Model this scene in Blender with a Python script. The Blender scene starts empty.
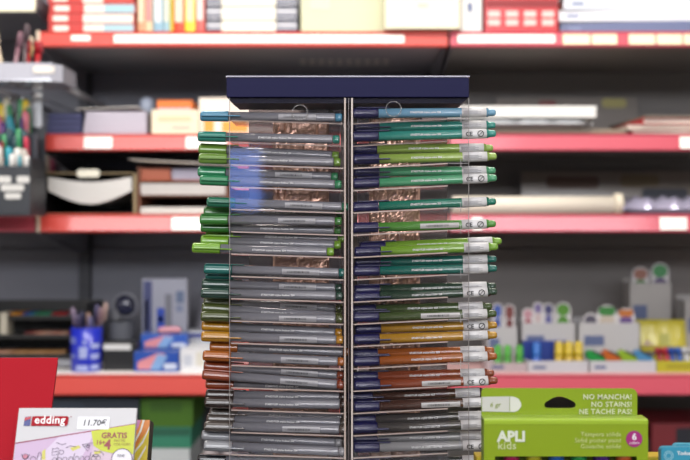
import bpy, bmesh, math, random
from mathutils import Vector, Matrix
random.seed(7)
sc = bpy.context.scene
COL = sc.collection
R = math.radians
PI = math.pi
F = 690 * 50 / 36.0
CZ = 1.35

def P(px, py, Y):
    return Vector(((px - 345) * Y / F, Y, CZ - (py - 230) * Y / F))
def X(px, Y): return (px - 345) * Y / F
def Z(py, Y): return CZ - (py - 230) * Y / F

# ---------------------------------------------------------------- materials
ALB = 1.0   # overall reflectance of the stock being built
def lin(h):
    h = h.lstrip('#')
    v = [int(h[i:i+2], 16) / 255 for i in (0, 2, 4)]
    return tuple(ALB*(c/12.92 if c <= .04045 else ((c+.055)/1.055)**2.4) for c in v) + (1,)
_m = {}
def mat(h, rough=.45, metal=0, coat=0, bump=0, bscale=200, spec=.5, sheen=0):
    key = (ALB, h, rough, metal, coat, bump, bscale, spec)
    if key in _m: return _m[key]
    m = bpy.data.materials.new('m_%d' % len(_m)); m.use_nodes = True
    nt = m.node_tree; b = nt.nodes['Principled BSDF']
    b.inputs['Base Color'].default_value = lin(h)
    b.inputs['Roughness'].default_value = rough
    b.inputs['Metallic'].default_value = metal
    b.inputs['Coat Weight'].default_value = coat
    b.inputs['Coat Roughness'].default_value = .12
    b.inputs['Specular IOR Level'].default_value = spec
    if bump:
        tc = nt.nodes.new('ShaderNodeTexCoord'); n = nt.nodes.new('ShaderNodeTexNoise'); bp = nt.nodes.new('ShaderNodeBump')
        n.inputs['Scale'].default_value = bscale; n.inputs['Detail'].default_value = 3
        bp.inputs['Strength'].default_value = bump; bp.inputs['Distance'].default_value = .002
        nt.links.new(tc.outputs['Object'], n.inputs['Vector']); nt.links.new(n.outputs['Fac'], bp.inputs['Height'])
        nt.links.new(bp.outputs['Normal'], b.inputs['Normal'])
    _m[key] = m
    return m
def clear(h='ffffff', alpha=.1, rough=.06, key='', diff=0.0, diffcol='ffffff'):
    """thin clear plastic: see-through, Fresnel gloss, optionally a little milky"""
    k = ('clear', ALB, h, alpha, rough, diff, diffcol)
    if k in _m: return _m[k]
    m = bpy.data.materials.new('clear_%d' % len(_m)); m.use_nodes = True
    nt = m.node_tree; nt.nodes.clear()
    out = nt.nodes.new('ShaderNodeOutputMaterial')
    tr = nt.nodes.new('ShaderNodeBsdfTransparent'); tr.inputs['Color'].default_value = tuple(min(1, q/ALB) for q in lin(h)[:3]) + (1,)
    gl = nt.nodes.new('ShaderNodeBsdfGlossy'); gl.inputs['Roughness'].default_value = rough
    df = nt.nodes.new('ShaderNodeBsdfDiffuse'); df.inputs['Color'].default_value = lin(diffcol)
    lw_ = nt.nodes.new('ShaderNodeLayerWeight'); lw_.inputs['Blend'].default_value = .5
    pw_ = nt.nodes.new('ShaderNodeMath'); pw_.operation = 'POWER'; pw_.inputs[1].default_value = 4.5
    fr = nt.nodes.new('ShaderNodeMath'); fr.operation = 'MULTIPLY_ADD'; fr.inputs[1].default_value = .75; fr.inputs[2].default_value = .035
    nt.links.new(lw_.outputs['Facing'], pw_.inputs[0]); nt.links.new(pw_.outputs[0], fr.inputs[0])
    m1 = nt.nodes.new('ShaderNodeMixShader'); m2 = nt.nodes.new('ShaderNodeMixShader')
    m1.inputs[0].default_value = diff
    nt.links.new(tr.outputs[0], m1.inputs[1]); nt.links.new(df.outputs[0], m1.inputs[2])
    nt.links.new(fr.outputs[0], m2.inputs[0]); nt.links.new(m1.outputs[0], m2.inputs[1]); nt.links.new(gl.outputs[0], m2.inputs[2])
    nt.links.new(m2.outputs[0], out.inputs[0])
    _m[k] = m
    return m
def stripes(h1, h2, scale, axis='X', rough=.5, contrast=.5, noise=False, detail=0):
    k = ('str', h1, h2, scale, axis, noise, contrast)
    if k in _m: return _m[k]
    m = bpy.data.materials.new('stripe_%d' % len(_m)); m.use_nodes = True
    nt = m.node_tree; b = nt.nodes['Principled BSDF']; b.inputs['Roughness'].default_value = rough
    tc = nt.nodes.new('ShaderNodeTexCoord'); mp = nt.nodes.new('ShaderNodeMapping')
    s = {'X': (scale, 0, 0), 'Y': (0, scale, 0), 'Z': (0, 0, scale), 'XYZ': (scale,)*3}[axis]
    mp.inputs['Scale'].default_value = s
    n = nt.nodes.new('ShaderNodeTexNoise'); n.inputs['Scale'].default_value = 1; n.inputs['Detail'].default_value = detail
    r = nt.nodes.new('ShaderNodeValToRGB'); r.color_ramp.elements[0].position = contrast-.02; r.color_ramp.elements[1].position = contrast+.02
    r.color_ramp.elements[0].color = lin(h1); r.color_ramp.elements[1].color = lin(h2)
    nt.links.new(tc.outputs['Object'], mp.inputs[0]); nt.links.new(mp.outputs[0], n.inputs['Vector'])
    nt.links.new(n.outputs['Fac'], r.inputs[0]); nt.links.new(r.outputs[0], b.inputs['Base Color'])
    _m[k] = m
    return m

# ---------------------------------------------------------------- mesh builder
class MB:
    def __init__(s): s.bm = bmesh.new(); s.mi = 0
    def _f(s, vs, smooth=False):
        try:
            f = s.bm.faces.new(vs); f.material_index = s.mi; f.smooth = smooth; return f
        except ValueError: return None
    def box(s, x0, x1, y0, y1, z0, z1, bev=0, rot=None, piv=None):
        bm = bmesh.new(); bmesh.ops.create_cube(bm, size=1)
        for v in bm.verts:
            v.co = Vector((x0 + (v.co.x+.5)*(x1-x0), y0 + (v.co.y+.5)*(y1-y0), z0 + (v.co.z+.5)*(z1-z0)))
        if bev: bmesh.ops.bevel(bm, geom=bm.edges[:], offset=bev, segments=2, profile=.6, affect='EDGES')
        if rot is not None:
            piv = Vector(piv) if piv is not None else Vector(((x0+x1)/2, (y0+y1)/2, (z0+z1)/2))
            for v in bm.verts: v.co = rot @ (v.co - piv) + piv
        s.merge(bm, smooth=False); return s
    def merge(s, bm, smooth=None):
        mp = {v: s.bm.verts.new(v.co) for v in bm.verts}
        for f in bm.faces:
            s._f([mp[v] for v in f.verts], f.smooth if smooth is None else smooth)
        bm.free()
    def prism(s, pts, y0, y1):
        """outline in x,z given depth y0..y1"""
        a = [s.bm.verts.new((x, y0, z)) for x, z in pts]; b = [s.bm.verts.new((x, y1, z)) for x, z in pts]
        s._f(a); s._f(b[::-1]); n = len(pts)
        for i in range(n): s._f([a[i], b[i], b[(i+1) % n], a[(i+1) % n]])
        return s
    def prismx(s, pts, x0, x1):
        a = [s.bm.verts.new((x0, y, z)) for y, z in pts]; b = [s.bm.verts.new((x1, y, z)) for y, z in pts]
        s._f(a); s._f(b[::-1]); n = len(pts)
        for i in range(n): s._f([a[i], b[i], b[(i+1) % n], a[(i+1) % n]])
        return s
    def prismz(s, pts, z0, z1):
        a = [s.bm.verts.new((x, y, z0)) for x, y in pts]; b = [s.bm.verts.new((x, y, z1)) for x, y in pts]
        s._f(a); s._f(b[::-1]); n = len(pts)
        for i in range(n): s._f([a[i], b[i], b[(i+1) % n], a[(i+1) % n]])
        return s
    def rings(s, rings, caps=True, smooth=True):
        vs = [[s.bm.verts.new(p) for p in r] for r in rings]
        for a, b in zip(vs, vs[1:]):
            n = len(a)
            for i in range(n): s._f([a[i], a[(i+1) % n], b[(i+1) % n], b[i]], smooth)
        if caps: s._f(vs[0][::-1]); s._f(vs[-1])
        return s
    def lathe(s, prof, c=(0, 0, 0), n=24, axis='Z', caps=True, smooth=True):
        rr = []
        for r, h in prof:
            ring = []
            for i in range(n):
                a = 2*PI*i/n
                if axis == 'Z': p = (c[0]+r*math.cos(a), c[1]+r*math.sin(a), c[2]+h)
                elif axis == 'X': p = (c[0]+h, c[1]+r*math.cos(a), c[2]+r*math.sin(a))
                else: p = (c[0]+r*math.cos(a), c[1]+h, c[2]+r*math.sin(a))
                ring.append(p)
            rr.append(ring)
        return s.rings(rr, caps, smooth)
    def tube(s, pts, r, n=8):
        pts = [Vector(p) for p in pts]; rr = []
        for i, p in enumerate(pts):
            d = (pts[min(i+1, len(pts)-1)] - pts[max(i-1, 0)]).normalized()
            u = d.cross(Vector((0, 0, 1)));
            if u.length < 1e-4: u = d.cross(Vector((0, 1, 0)))
            u.normalize(); w = d.cross(u)
            rr.append([p + u*r*math.cos(2*PI*k/n) + w*r*math.sin(2*PI*k/n) for k in range(n)])
        return s.rings(rr)
    def grid(s, fn, nu, nv, thick=None, smooth=True):
        vs = [[s.bm.verts.new(fn(i/nu, j/nv)) for j in range(nv+1)] for i in range(nu+1)]
        for i in range(nu):
            for j in range(nv): s._f([vs[i][j], vs[i+1][j], vs[i+1][j+1], vs[i][j+1]], smooth)
        return s
    def mats(s, i): s.mi = i; return s
    def build(s, name, m, parent=None, local=False, origin=None):
        bm = s.bm
        bmesh.ops.recalc_face_normals(bm, faces=bm.faces[:])
        if not local:
            if parent is not None: off = wpos(parent)
            else:
                xs = [v.co for v in bm.verts]
                lo = Vector([min(v[i] for v in xs) for i in range(3)]); hi = Vector([max(v[i] for v in xs) for i in range(3)])
                off = Vector(((lo.x+hi.x)/2, (lo.y+hi.y)/2, lo.z)) if origin is None else Vector(origin)
            for v in bm.verts: v.co -= off
        me = bpy.data.meshes.new(name); bm.to_mesh(me); bm.free()
        for mm in (m if isinstance(m, (list, tuple)) else [m]): me.materials.append(mm)
        o = bpy.data.objects.new(name, me); COL.objects.link(o)
        if parent is not None: o.parent = parent
        elif not local: o.location = off
        return o
def wpos(o):
    p = Vector(o.location)
    while o.parent: o = o.parent; p += Vector(o.location)
    return p
def tag(o, label=None, cat=None, group=None, kind=None):
    if label: o['label'] = label
    if cat: o['category'] = cat
    if group: o['group'] = group
    if kind: o['kind'] = kind
    return o
def thing(name, label, cat, loc=(0, 0, 0), group=None, rot=(0, 0, 0)):
    o = bpy.data.objects.new(name, None); o.empty_display_size = .02; COL.objects.link(o)
    o.location = loc; o.rotation_euler = rot
    return tag(o, label, cat, group)
def text_mesh(txt, size, bold=False, spacing=1, shear=0, align='LEFT', ext=.0001, off=0.0):
    cu = bpy.data.curves.new('t', 'FONT'); cu.body = txt; cu.size = size; cu.align_x = align
    cu.shear = shear; cu.space_character = spacing; cu.extrude = ext
    cu.offset = off + (size*.024 if bold else 0)
    cu.resolution_u = 2
    o = bpy.data.objects.new('t', cu); COL.objects.link(o)
    dg = bpy.context.evaluated_depsgraph_get()
    me = bpy.data.meshes.new_from_object(o.evaluated_get(dg))
    bpy.data.objects.remove(o); bpy.data.curves.remove(cu)
    me.transform(Matrix.Rotation(PI/2, 4, 'X'))
    return me
def text(name, txt, size, m, parent, loc, **k):
    """lettering in the local x-z plane facing -y"""
    me = text_mesh(txt, size, **k); me.materials.append(m)
    me.name = name
    o = bpy.data.objects.new(name, me); COL.objects.link(o); o.parent = parent; o.location = loc
    return o
def rrect(x0, x1, z0, z1, r, n=5):
    pts = []
    for cx, cz, a0 in ((x1-r, z0+r, -90), (x1-r, z1-r, 0), (x0+r, z1-r, 90), (x0+r, z0+r, 180)):
        for i in range(n+1):
            a = R(a0 + 90*i/n); pts.append((cx+r*math.cos(a), cz+r*math.sin(a)))
    return pts

WHITE = mat('f2efe8', .5); PAPER = mat('efebe4', .7); DARK = mat('222226', .5); BLACK = mat('141416', .5)

# ================================================================= THE ROOM
def struct(name, mb, m): return tag(mb.build(name, m), kind='structure')
LY = 2.34           # plane of the shelf lips
BY = 2.763          # plane of the back panels
struct('floor', MB().box(-3, 3, -2.6, 2.95, -.05, 0), stripes('8b8680', '96918a', 3, 'XYZ', .4))
struct('ceiling', MB().box(-3, 3, -2.6, 2.95, 2.8, 2.85), mat('d8d6d0', .8, bump=.2, bscale=40))
struct('wall_back', MB().box(-3, 3, 2.9, 2.95, 0, 2.8), mat('8d8a86', .8, bump=.1))
struct('wall_left', MB().box(-3.05, -3, -2.6, 2.95, 0, 2.8), mat('dedad4', .8, bump=.1))
struct('wall_right', MB().box(3, 3.05, -2.6, 2.95, 0, 2.8), mat('dedad4', .8, bump=.1))
struct('wall_front', MB().box(-3, 3, -2.65, -2.6, 0, 2.8), mat('3e3b39', .8, bump=.1))

# ================================================================= SHELVING
steel = mat('66666f', .6, bump=.05, bscale=90)
steel_u = mat('85848a', .5)
steel_r = mat('6a6563', .6, bump=.05, bscale=90)
coral = mat('c6443a', .35, coat=.4)
pinkr = mat('bf4858', .35, coat=.4)
cream = mat('e9e2c8', .5)
edge_w = mat('eae6e2', .35)
S1, S2, S3, S4, S5 = (Z(33, LY), Z(135, LY), Z(215, LY), Z(375, LY), .62)
def bay(label, px0, px1, shelves, rail, back, seam_dots=None):
    x0, x1 = X(px0, LY), X(px1, LY)
    t = thing('shelving_unit', label, 'shelves', ((x0+x1)/2, (LY+BY)/2, 0), 'steel shelving bays')
    mb = MB(); z = .1
    # back built of wide folded steel panels
    while z < 2.2:
        mb.box(x0+.018, x1-.018, BY, BY+.012, z, z+.297, .002); z += .3
    mb.build('back_panel', back, t)
    for xx in (x0, x1):
        MB().box(xx-.015*(xx > x0)-.0, xx+.015*(xx == x0), BY-.012, BY+.035, 0, 2.25, .002).build('upright', mat('3c3c42', .6), t)
    # plinth
    MB().box(x0+.004, x1-.004, LY+.03, LY+.05, 0, .1).build('plinth', steel, t)
    for (zt, hh, rm) in shelves:
        s = MB().box(x0+.003, x1-.003, LY, BY-.012, zt-.028, zt, .0015)
        sh = s.build('shelf', steel_u if back is steel else mat('827c7a', .5), t)
        rl = MB()
        # ticket rail: leaning front strip with rolled top and bottom beads
        rl.prismx([(LY-.002, zt+.0), (LY-.009, zt-hh+.002), (LY-.014, zt-hh), (LY-.0165, zt-hh+.004),
                   (LY-.0125, zt-.004), (LY-.0145, zt+.001), (LY-.006, zt+.003)], x0+.003, x1-.003)
        rl.build('price_rail', rm, sh)
        for xx, sg in ((x0+.006, 1), (x1-.009, -1)):
            MB().prismx([(LY+.01, zt-.028), (BY-.012, zt-.028), (BY-.012, zt-.1), (BY-.06, zt-.095), (LY+.02, zt-.04)], xx, xx+.003).build('bracket', steel, sh)
    return t
LH = .040
left_unit = bay('left shelving bay with hanging pens behind the red sheet', -372, 38,
    [(Z(-4, LY), .042, cream), (S3-.004, .037, pinkr), (S4, .045, coral), (S5, LH, coral), (.15, LH, coral)], coral, steel)
mid_unit = bay('central shelving bay behind the pen rack, with coral price rails', 38.5, 448,
    [(S1, .037, coral), (S2, .040, coral), (S3, .042, coral), (S4, .047, coral), (S5, LH, coral), (.15, LH, coral)], coral, steel)
right_unit = bay('right shelving bay with pinkish red price rails', 448.5, 858,
    [(S1, .037, pinkr), (S2, .040, pinkr), (S3, .042, pinkr), (S4, .047, pinkr), (S5, LH, pinkr), (.15, LH, pinkr)], pinkr, steel_r)
# row of slots punched in the back panel
mb = MB()
for i in range(10):
    px = 303 + i*9.2
    for py in (60.5, 64):
        zu = S1-.0282; Yu = (zu-CZ)*F/(230-py); c = P(px, py, Yu); mb.box(c.x-.007, c.x+.007, Yu-.009, Yu+.009, zu-.0006, zu)
mb.build('perforation', mat('dcd6c8', .6), mid_unit)['label'] = 'row of small pale slots under the top shelf'
# white tickets clipped on the rails, plus strips standing in for lamp glare
def ticket(unit, x0, x1, ytop, zt, hh, m=None, inset=0, name='price_ticket'):
    Yr = LY-.0165
    xa, xb = X(x0, Yr), X(x1, Yr)
    z0, z1 = zt-hh+.006+inset, zt-.006-inset*.3
    fy = lambda z: LY-.0125-.004*((zt-.004-z)/(hh-.008))-.0018
    MB().prismx([(fy(z0), z0), (fy(z0)+.001, z0), (fy(z1)+.001, z1), (fy(z1), z1)], xa, xb).build(name, m or PAPER, [c for c in unit.children if c.name.startswith('shelf') and abs(c.get('zt', -9)-zt) < 1e-5][0] if False else unit)
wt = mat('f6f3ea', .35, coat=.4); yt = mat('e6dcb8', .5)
ticket(mid_unit, 71, 90, 0, S1, .037, wt, .009)
ticket(mid_unit, 114, 404, 0, S1, .037, wt, .004, 'rail_glare')  # long white strip: lamp glare on the rail, put into the colour
ticket(right_unit, 458, 555, 0, S1, .037, wt, .004, 'rail_glare')  # same painted glare, continued past the ivory box
for a, b in ((563, 590), (592, 617), (629, 655), (657, 682), (684, 700)): ticket(right_unit, a, b, 0, S1, .037, yt)
for a, b in ((84, 112), (186, 226)): ticket(mid_unit, a, b, 0, S2, .040, wt)
ticket(right_unit, 680, 706, 0, S2, .040, wt)
ticket(mid_unit, 172, 203, 0, S3, .042, wt)
ticket(right_unit, 472, 482, 0, S3, .042, wt); ticket(right_unit, 660, 687, 0, S3, .042, wt)
# pale front edge of the lower shelf
for u, a, b in ((mid_unit, 39, 447.5), (right_unit, 449.5, 857), (left_unit, -371, 37)):
    MB().box(X(a, LY), X(b, LY), LY-.006, BY-.02, S4+.0005, S4+.0045, .001).build('shelf_liner', edge_w if u is not right_unit else mat('c9a0a0', .4), u)
S4 += .005

# ================================================================= SMALL BUILDERS FOR STOCK
def carton(name, label, cat, x0, x1, y0, zb, Y, depth, m, group=None, prints=(), top_m=None, zt=None, lid=True):
    """cardboard box; front face at Y spans px x0..x1 and y0..shelf. prints: (px0,px1,py0,py1,mat,name)"""
    xa, xb = X(x0, Y), X(x1, Y); zt = Z(y0, Y) if zt is None else zt
    t = thing(name, label, cat, ((xa+xb)/2, Y+depth/2, zb), group)
    mb = MB().box(xa, xb, Y, Y+depth, zb, zt, .0012); mb.build('carton_body', m, t)
    if lid:
        # lid flap: thin folded panel with tuck edge
        MB().box(xa+.001, xb-.001, Y-.0006, Y+depth-.002, zt, zt+.0012, .0004).build('lid_flap', top_m or m, t)
    for q in prints:
        a, b, c, d, pm = q[:5]
        MB().prism(rrect(X(a, Y), X(b, Y), Z(d, Y), Z(c, Y), min(abs(X(b, Y)-X(a, Y)), abs(Z(c, Y)-Z(d, Y)))*.12, 3), Y-.0009, Y-.0002).build(q[5] if len(q) > 5 else 'printed_panel', pm, t)
    return t
def book_flat(name, label, cat, xa, xb, Y, depth, z0, z1, mc, mp, group=None, rz=0):
    """book or pad lying flat: two covers, a spine and a page block"""
    t = thing(name, label, cat, ((xa+xb)/2, Y+depth/2, z0), group, (0, 0, rz))
    w, d, h = (xb-xa)/2, depth/2, z1-z0; c = min(.0018, h*.15)
    MB().box(-w, w, -d, d, 0, c, .0004).box(-w, w, -d, d, h-c, h, .0004).box(-w, -w+c, -d, d, c*.5, h-c*.5).build('cover', mc, t, local=True)
    MB().box(-w+c, w-.002, -d+.001, d-.001, c+.0001, h-c-.0001).build('page_block', mp, t, local=True)
    return t
def book_up(label, px0, px1, ytop, zb, Y, depth, mc, band=None, zt=None):
    xa, xb = X(px0, Y), X(px1, Y); zt = zt or Z(ytop, Y)
    t = thing('book', label, 'book', ((xa+xb)/2, Y+depth/2, zb), 'upright books on the top shelf')
    w, d, h = (xb-xa)/2-.0003, depth/2, zt-zb; c = .002
    n = 7; pts = [(-w, d)] + [(-w+2*w*i/n, -d+.003*(1-math.sin(PI*i/n))) for i in range(n+1)] + [(w, d), (w-c, d), (w-c, -d+.006), (-w+c, -d+.006), (-w+c, d)]
    MB().prismz(pts, 0, h).build('cover', mc, t, local=True)
    MB().box(-w+c+.0002, w-c-.0002, -d+.0065, d-.003, .003, h-.003).build('page_block', PAPER, t, local=True)
    if band: MB().box(-w*.7, w*.7, -d-.0006, -d+.0004, h*.2, h*.75).build('spine_print', band, t, local=True)
    return t
def sheets(name, label, cat, x0, x1, y0, zb, Y, depth, m, n=6, group=None, jit=.004, zt=None):
    """pile of pads or sheets in n loose layers, one bound stack"""
    xa, xb = X(x0, Y), X(x1, Y); zt = Z(y0, Y) if zt is None else zt; h = (zt-zb)/n
    mb = MB()
    for i in range(n):
        a, b, c = (random.uniform(-jit, jit) for _ in range(3))
        mb.box(xa+a, xb+b, Y+abs(c), Y+depth, zb+i*h, zb+(i+1)*h-.0006, .0004)
    return tag(mb.build(name, m), label, cat, group)

# cream end caps on the rails of the centre bay
for zt_, hh_ in ((S1, .037), (S3, .042)):
    MB().box(X(38.8, LY), X(42.5, LY), LY-.0185, LY-.0168, zt_-hh_, zt_+.002, .0005).build('rail_end_cap', mat('cdb8a4', .5), mid_unit)
ALB = .8
# ---------------------------------------------------------------- top shelf
red = mat('c8332c', .45); lblue = mat('a9cdd8', .5); whitec = mat('f1ece0', .5)
y = LY+.004; h = (.146)/6
for i in range(6):
    z0 = S1 + i*h + .0005
    xo = random.uniform(-.003, .003)
    xa, xb = X(49, y)+xo, X(135, y)+xo
    nm = ['bottom', 'second from the bottom', 'third from the bottom', 'third from the top', 'second from the top', 'topmost'][i]
    t = thing('stationery_box', 'flat red and white box, %s of the pile on the top shelf' % nm, 'box', ((xa+xb)/2, y+.1, z0), 'red and white boxes on the top shelf')
    MB().box(xa, xb, y, y+.2, z0, z0+h-.001, .001).build('carton_body', red, t)
    MB().box(X(84, y)+xo, X(104, y)+xo, y-.0008, y, z0+.001, z0+h-.003).build('printed_panel', whitec, t)
    MB().box(X(104, y)+xo, X(134, y)+xo, y-.0008, y, z0+.001, z0+h-.003).build('printed_panel', [lblue, whitec, lblue, mat('cf4a40', .5), lblue, whitec][i], t)
    MB().prism(rrect(X(54, y)+xo, X(69, y)+xo, z0+.005, z0+h-.006, .004), y-.0008, y).build('printed_panel', whitec, t)
bk = [(137, 145, 'd9a07a', 'e8d4b4'), (145, 152.5, 'e4cda6', 'd08c8c'), (153, 163, '8fb4c8', 'dfe8ea'), (163.2, 169.5, '9fc3cf', 'e4e0c8'), (169.7, 173, 'e2d24a', None),
      (173.2, 184.5, 'd2451f', 'f0d9c0'), (184.7, 195, 'd8de3c', 'eef0b0'), (195.3, 204.5, 'd8635c', 'f0d6d0')]
bn = ['tan book upright beside the red and white boxes', 'sand coloured book upright next to the tan one', 'pale blue book upright with white spine print', 'thin light blue book upright with cream print',
      'very thin yellow book upright on the top shelf', 'orange red book upright with cream spine lettering', 'lime yellow book upright on the top shelf', 'salmon pink book upright beside the striped pads']
for (a, b, c, d), l in zip(bk, bn): book_up(l, a, b, 0, S1+.0005, LY+.012, .15, mat(c, .45), mat(d, .5) if d else None, zt=S1+.15+random.uniform(-.01, .02))
# wrapped pads with dark striped ends
stripe = stripes('2d3350', 'dcdce2', 140, 'Z', contrast=.5)
for i in range(3):
    z0 = S1+.0005+i*.0345
    xa, xb = X(206, LY+.02), X(297, LY+.02)
    nm = ['bottom', 'middle', 'top'][i]
    t = thing('paper_pad', 'white pad with navy striped ends, %s of the pile on the top shelf' % nm, 'pad', ((xa+xb)/2, LY+.12, z0), 'striped pads on the top shelf')
    MB().box(X(221, LY+.02), X(276, LY+.02), LY+.02, LY+.22, z0, z0+.0335, .004).build('wrapper', mat('f3eedd', .5), t)
    MB().box(xa, X(221, LY+.02)-.0002, LY+.022, LY+.22, z0, z0+.033, .004).build('striped_end', stripe, t)
    MB().box(X(276, LY+.02)+.0002, xb, LY+.022, LY+.22, z0, z0+.033, .004).build('striped_end', stripe, t)
carton('storage_box', 'pale greenish cream box beside the striped pads', 'box', 301, 384, 0, S1+.0005, LY+.02, .3, mat('d9d9b6', .6), zt=S1+.2, prints=[(310, 330, -30, 10, mat('dfdfc0', .6))])
carton('storage_box', 'taller ivory box over the shelf joint, shading the rail', 'box', 385, 460, 0, S1+.0045, LY-.03, .3, mat('f0e9cf', .55), zt=S1+.24, prints=[(418, 428, 4, 7, mat('b9b6ae', .6)), (390, 456, -14, -11, mat('c9c3a8', .6))])
carton('storage_box', 'narrow white box between the ivory box and the red box', 'box', 461, 482, 0, S1+.0005, LY+.02, .2, mat('f0efec', .5), zt=S1+.19, prints=[(468, 472, 3, 12, mat('5a6a9a', .6))])
rp = mat('e9c9c2', .5)
pr = [(488+i*18, 500+i*18, 11+j*8.5, 17+j*8.5, rp) for i in range(4) for j in range(2)]
carton('display_carton', 'bright red printed box on the top shelf', 'box', 485, 558, 0, S1+.0005, LY+.006, .22, mat('c3161f', .4, coat=.3), zt=S1+.12, prints=[(486, 557, 0, 7, mat('8e0f18', .5))]+pr)
# ring binder pile
bx0, bx1 = X(566, LY+.01), X(720, LY+.01)
zz = S1+.0005
for i, (hh, c, lab, xo) in enumerate(((.033, '5a628c', 'slate blue lever arch file lying flat at the bottom of the pile', .0), (.028, 'e8e8ee', 'white binder lying flat on the slate blue one', -.01), (.03, 'dfe3ec', 'pale grey binder on top of the white one', -.004))):
    t = thing('ring_binder', lab, 'binder', ((bx0+bx1)/2+xo, LY+.16, zz), 'binders on the top shelf', (0, 0, R(-4+2*i)))
    w, d = (bx1-bx0)/2, .14
    MB().box(-w, w, -d, d, 0, .002, .0005).box(-w, w, -d, d, hh-.003, hh-.001, .0005).box(-w, w, -d-.001, -d+.001, 0, hh-.001, .0008).build('cover', mat(c, .4, coat=.3), t, local=True)
    MB().box(-w+.003, w-.002, -d+.003, d-.001, .003, hh-.004).build('page_block', mat('d8c7a8' if i < 2 else 'e8e0d0', .7), t, local=True)
    MB().box(-w+.02, -w+.05, -d-.0018, -d-.001, hh*.35, hh*.6).build('spine_label', mat('7c86aa', .5), t, local=True)
    zz += hh
# small grey round fittings

ALB = 0.85
# ---------------------------------------------------------------- second shelf
zz = S2+.0005; Y = LY+.006
for i in range(4):
    hh = .0135
    book_flat('notebook', 'navy covered notebook, %s of the pile of four' % ['lowest', 'second lowest', 'second highest', 'topmost'][i], 'notebook', X(47.5, Y)+random.uniform(-.002, .002), X(82, Y), Y, .2, zz, zz+hh-.0005, mat('23254a', .5), mat('4a4c74', .7), 'navy notebooks on the second shelf'); zz += hh
zz = S2+.0005
for i in range(5):
    hh = .0115
    book_flat('writing_pad', 'lavender white pad, %s of the pile beside the navy notebooks' % ['bottom', 'second from bottom', 'middle', 'second from top', 'top'][i], 'pad', X(83.5, Y)+.001*i, X(147.5-.4*i, Y), Y, .22, zz, zz+hh-.0005, mat('b3abba', .6), mat('cfc8d4', .8), 'pads on the second shelf', rz=R(.4*i-.8)); zz += hh
mb = MB().prism([(X(76, Y), Z(109.5, Y)), (X(138, Y), Z(107, Y)), (X(138, Y), Z(107, Y)+.0012), (X(76, Y), Z(109.5, Y)+.0012)], Y-.004, Y+.18)
tag(mb.build('paper_sheet', PAPER), 'loose white sheet lying across the pad and notebook piles', 'paper')
# little clear bottle with pale cap
c = P(147, 100, LY+.19); t = thing('glue_bottle', 'small pale blue clear bottle standing behind the pads', 'bottle', (c.x, c.y, S2+.0005))
MB().lathe([(.012, 0), (.0165, .004), (.0165, .058), (.012, .068), (.007, .072)], (c.x, c.y, S2+.0005)).build('bottle_body', mat('a8b4cc', .25), t)
MB().lathe([(.009, .0725), (.0165, .076), (.019, .095), (.0165, .112), (.006, .117)], (c.x, c.y, S2+.0005)).build('cap', mat('ccd6ea', .25), t)
carton('paper_box', 'cream box with faint print on the second shelf', 'box', 151.5, 198, 110, S2+.0005, LY+.008, .2, mat('eee0c4', .6), prints=[(158, 191, 116, 121, mat('e0cfa8', .6)), (172, 190, 126, 129, mat('e3bfae', .6))])
zb = Z(110, LY+.008)+.002
carton('paper_box', 'small orange box lying on the cream box', 'box', 157, 192, 100.5, zb, LY+.02, .15, mat('e07422', .5), prints=[(158, 191, 108, 109.6, mat('c9a0b8', .5))])
carton('paper_box', 'white box with orange shapes, half hidden by the pen rack', 'box', 199, 300, 98, S2+.0005, LY+.03, .25, mat('f1e4d6', .6), prints=[(204, 214, 119, 132, mat('eda03a', .5)), (222, 248, 121, 132, mat('eda03a', .5)), (200, 299, 134, 137, mat('e8c8b8', .5))])
carton('paper_box', 'pale pink box on the second shelf seen through the pen rack', 'box', 380, 446, 104, S2+.0005, LY+.03, .2, mat('d8b7b4', .6), prints=[(388, 440, 110, 128, mat('ead9d4', .6))])
# right: plastic packs
def pouch(name, label, cat, xa, xb, Y, depth, z0, z1, m, group=None, rz=0, wob=.3, seed=0, seal=None):
    """soft flat packet: puffed middle, flat sealed edges, wrinkles"""
    rnd = random.Random(seed)
    cx, cy = (xa+xb)/2, Y+depth/2
    t = thing(name, label, cat, (cx, cy, z0), group, (0, 0, rz))
    w, d, hh = (xb-xa)/2, depth/2, z1-z0
    ph = [rnd.uniform(0, 6) for _ in range(6)]
    def shp(u, v, sg):
        x, yy = (u*2-1), (v*2-1)
        puff = (max(0, (1-abs(x)**6)*(1-abs(yy)**4)))**.5
        wr = 1 + wob*(.4*math.sin(11*x+ph[0]+2*yy)+.3*math.sin(23*x+ph[1]-5*yy)+.3*math.sin(17*yy+ph[2]))
        zc = hh*.35
        return Vector((x*w, yy*d, zc + sg*(.0006 + (hh*.62 if sg > 0 else hh*.33)*puff*(wr if sg > 0 else 1))))
    mb = MB()
    mb.grid(lambda u, v: shp(u, v, 1), 36, 14); mb.grid(lambda u, v: shp(u, v, -1), 36, 14)
    bmesh.ops.remove_doubles(mb.bm, verts=mb.bm.verts[:], dist=.0004)
    mb.build('packet_film', m, t, local=True)
    if seal:
        for sx in (-w, w): MB().box(sx-.004, sx+.004, -d, d, hh*.32, hh*.39).build('end_seal', seal, t, local=True)
    return t
Y = LY+.004
sheets('plastic_folder', 'brown edged pile of clear folders on the second shelf', 'folders', 452, 626, 128.5, S2+.0005, Y+.02, .24, mat('8b7a68', .5), 3, jit=.006)
zb = Z(128.5, Y+.02)+.0005
pouch('plastic_packet', 'crinkled clear packet lying on the clear folders', 'packet', X(458, Y), X(592, Y), Y+.0, .2, zb, zb+.024, mat('b9bcc2', .15, coat=1), seed=3, wob=.3, seal=mat('d5d5d8', .3))
zb += .026
sheets('envelope_pack', 'pack of white envelopes on top of the crinkled packet', 'envelopes', 446, 597, 104.5, zb, Y+.01, .19, mat('efece8', .6), 5, jit=.003, zt=zb+.029)
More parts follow.
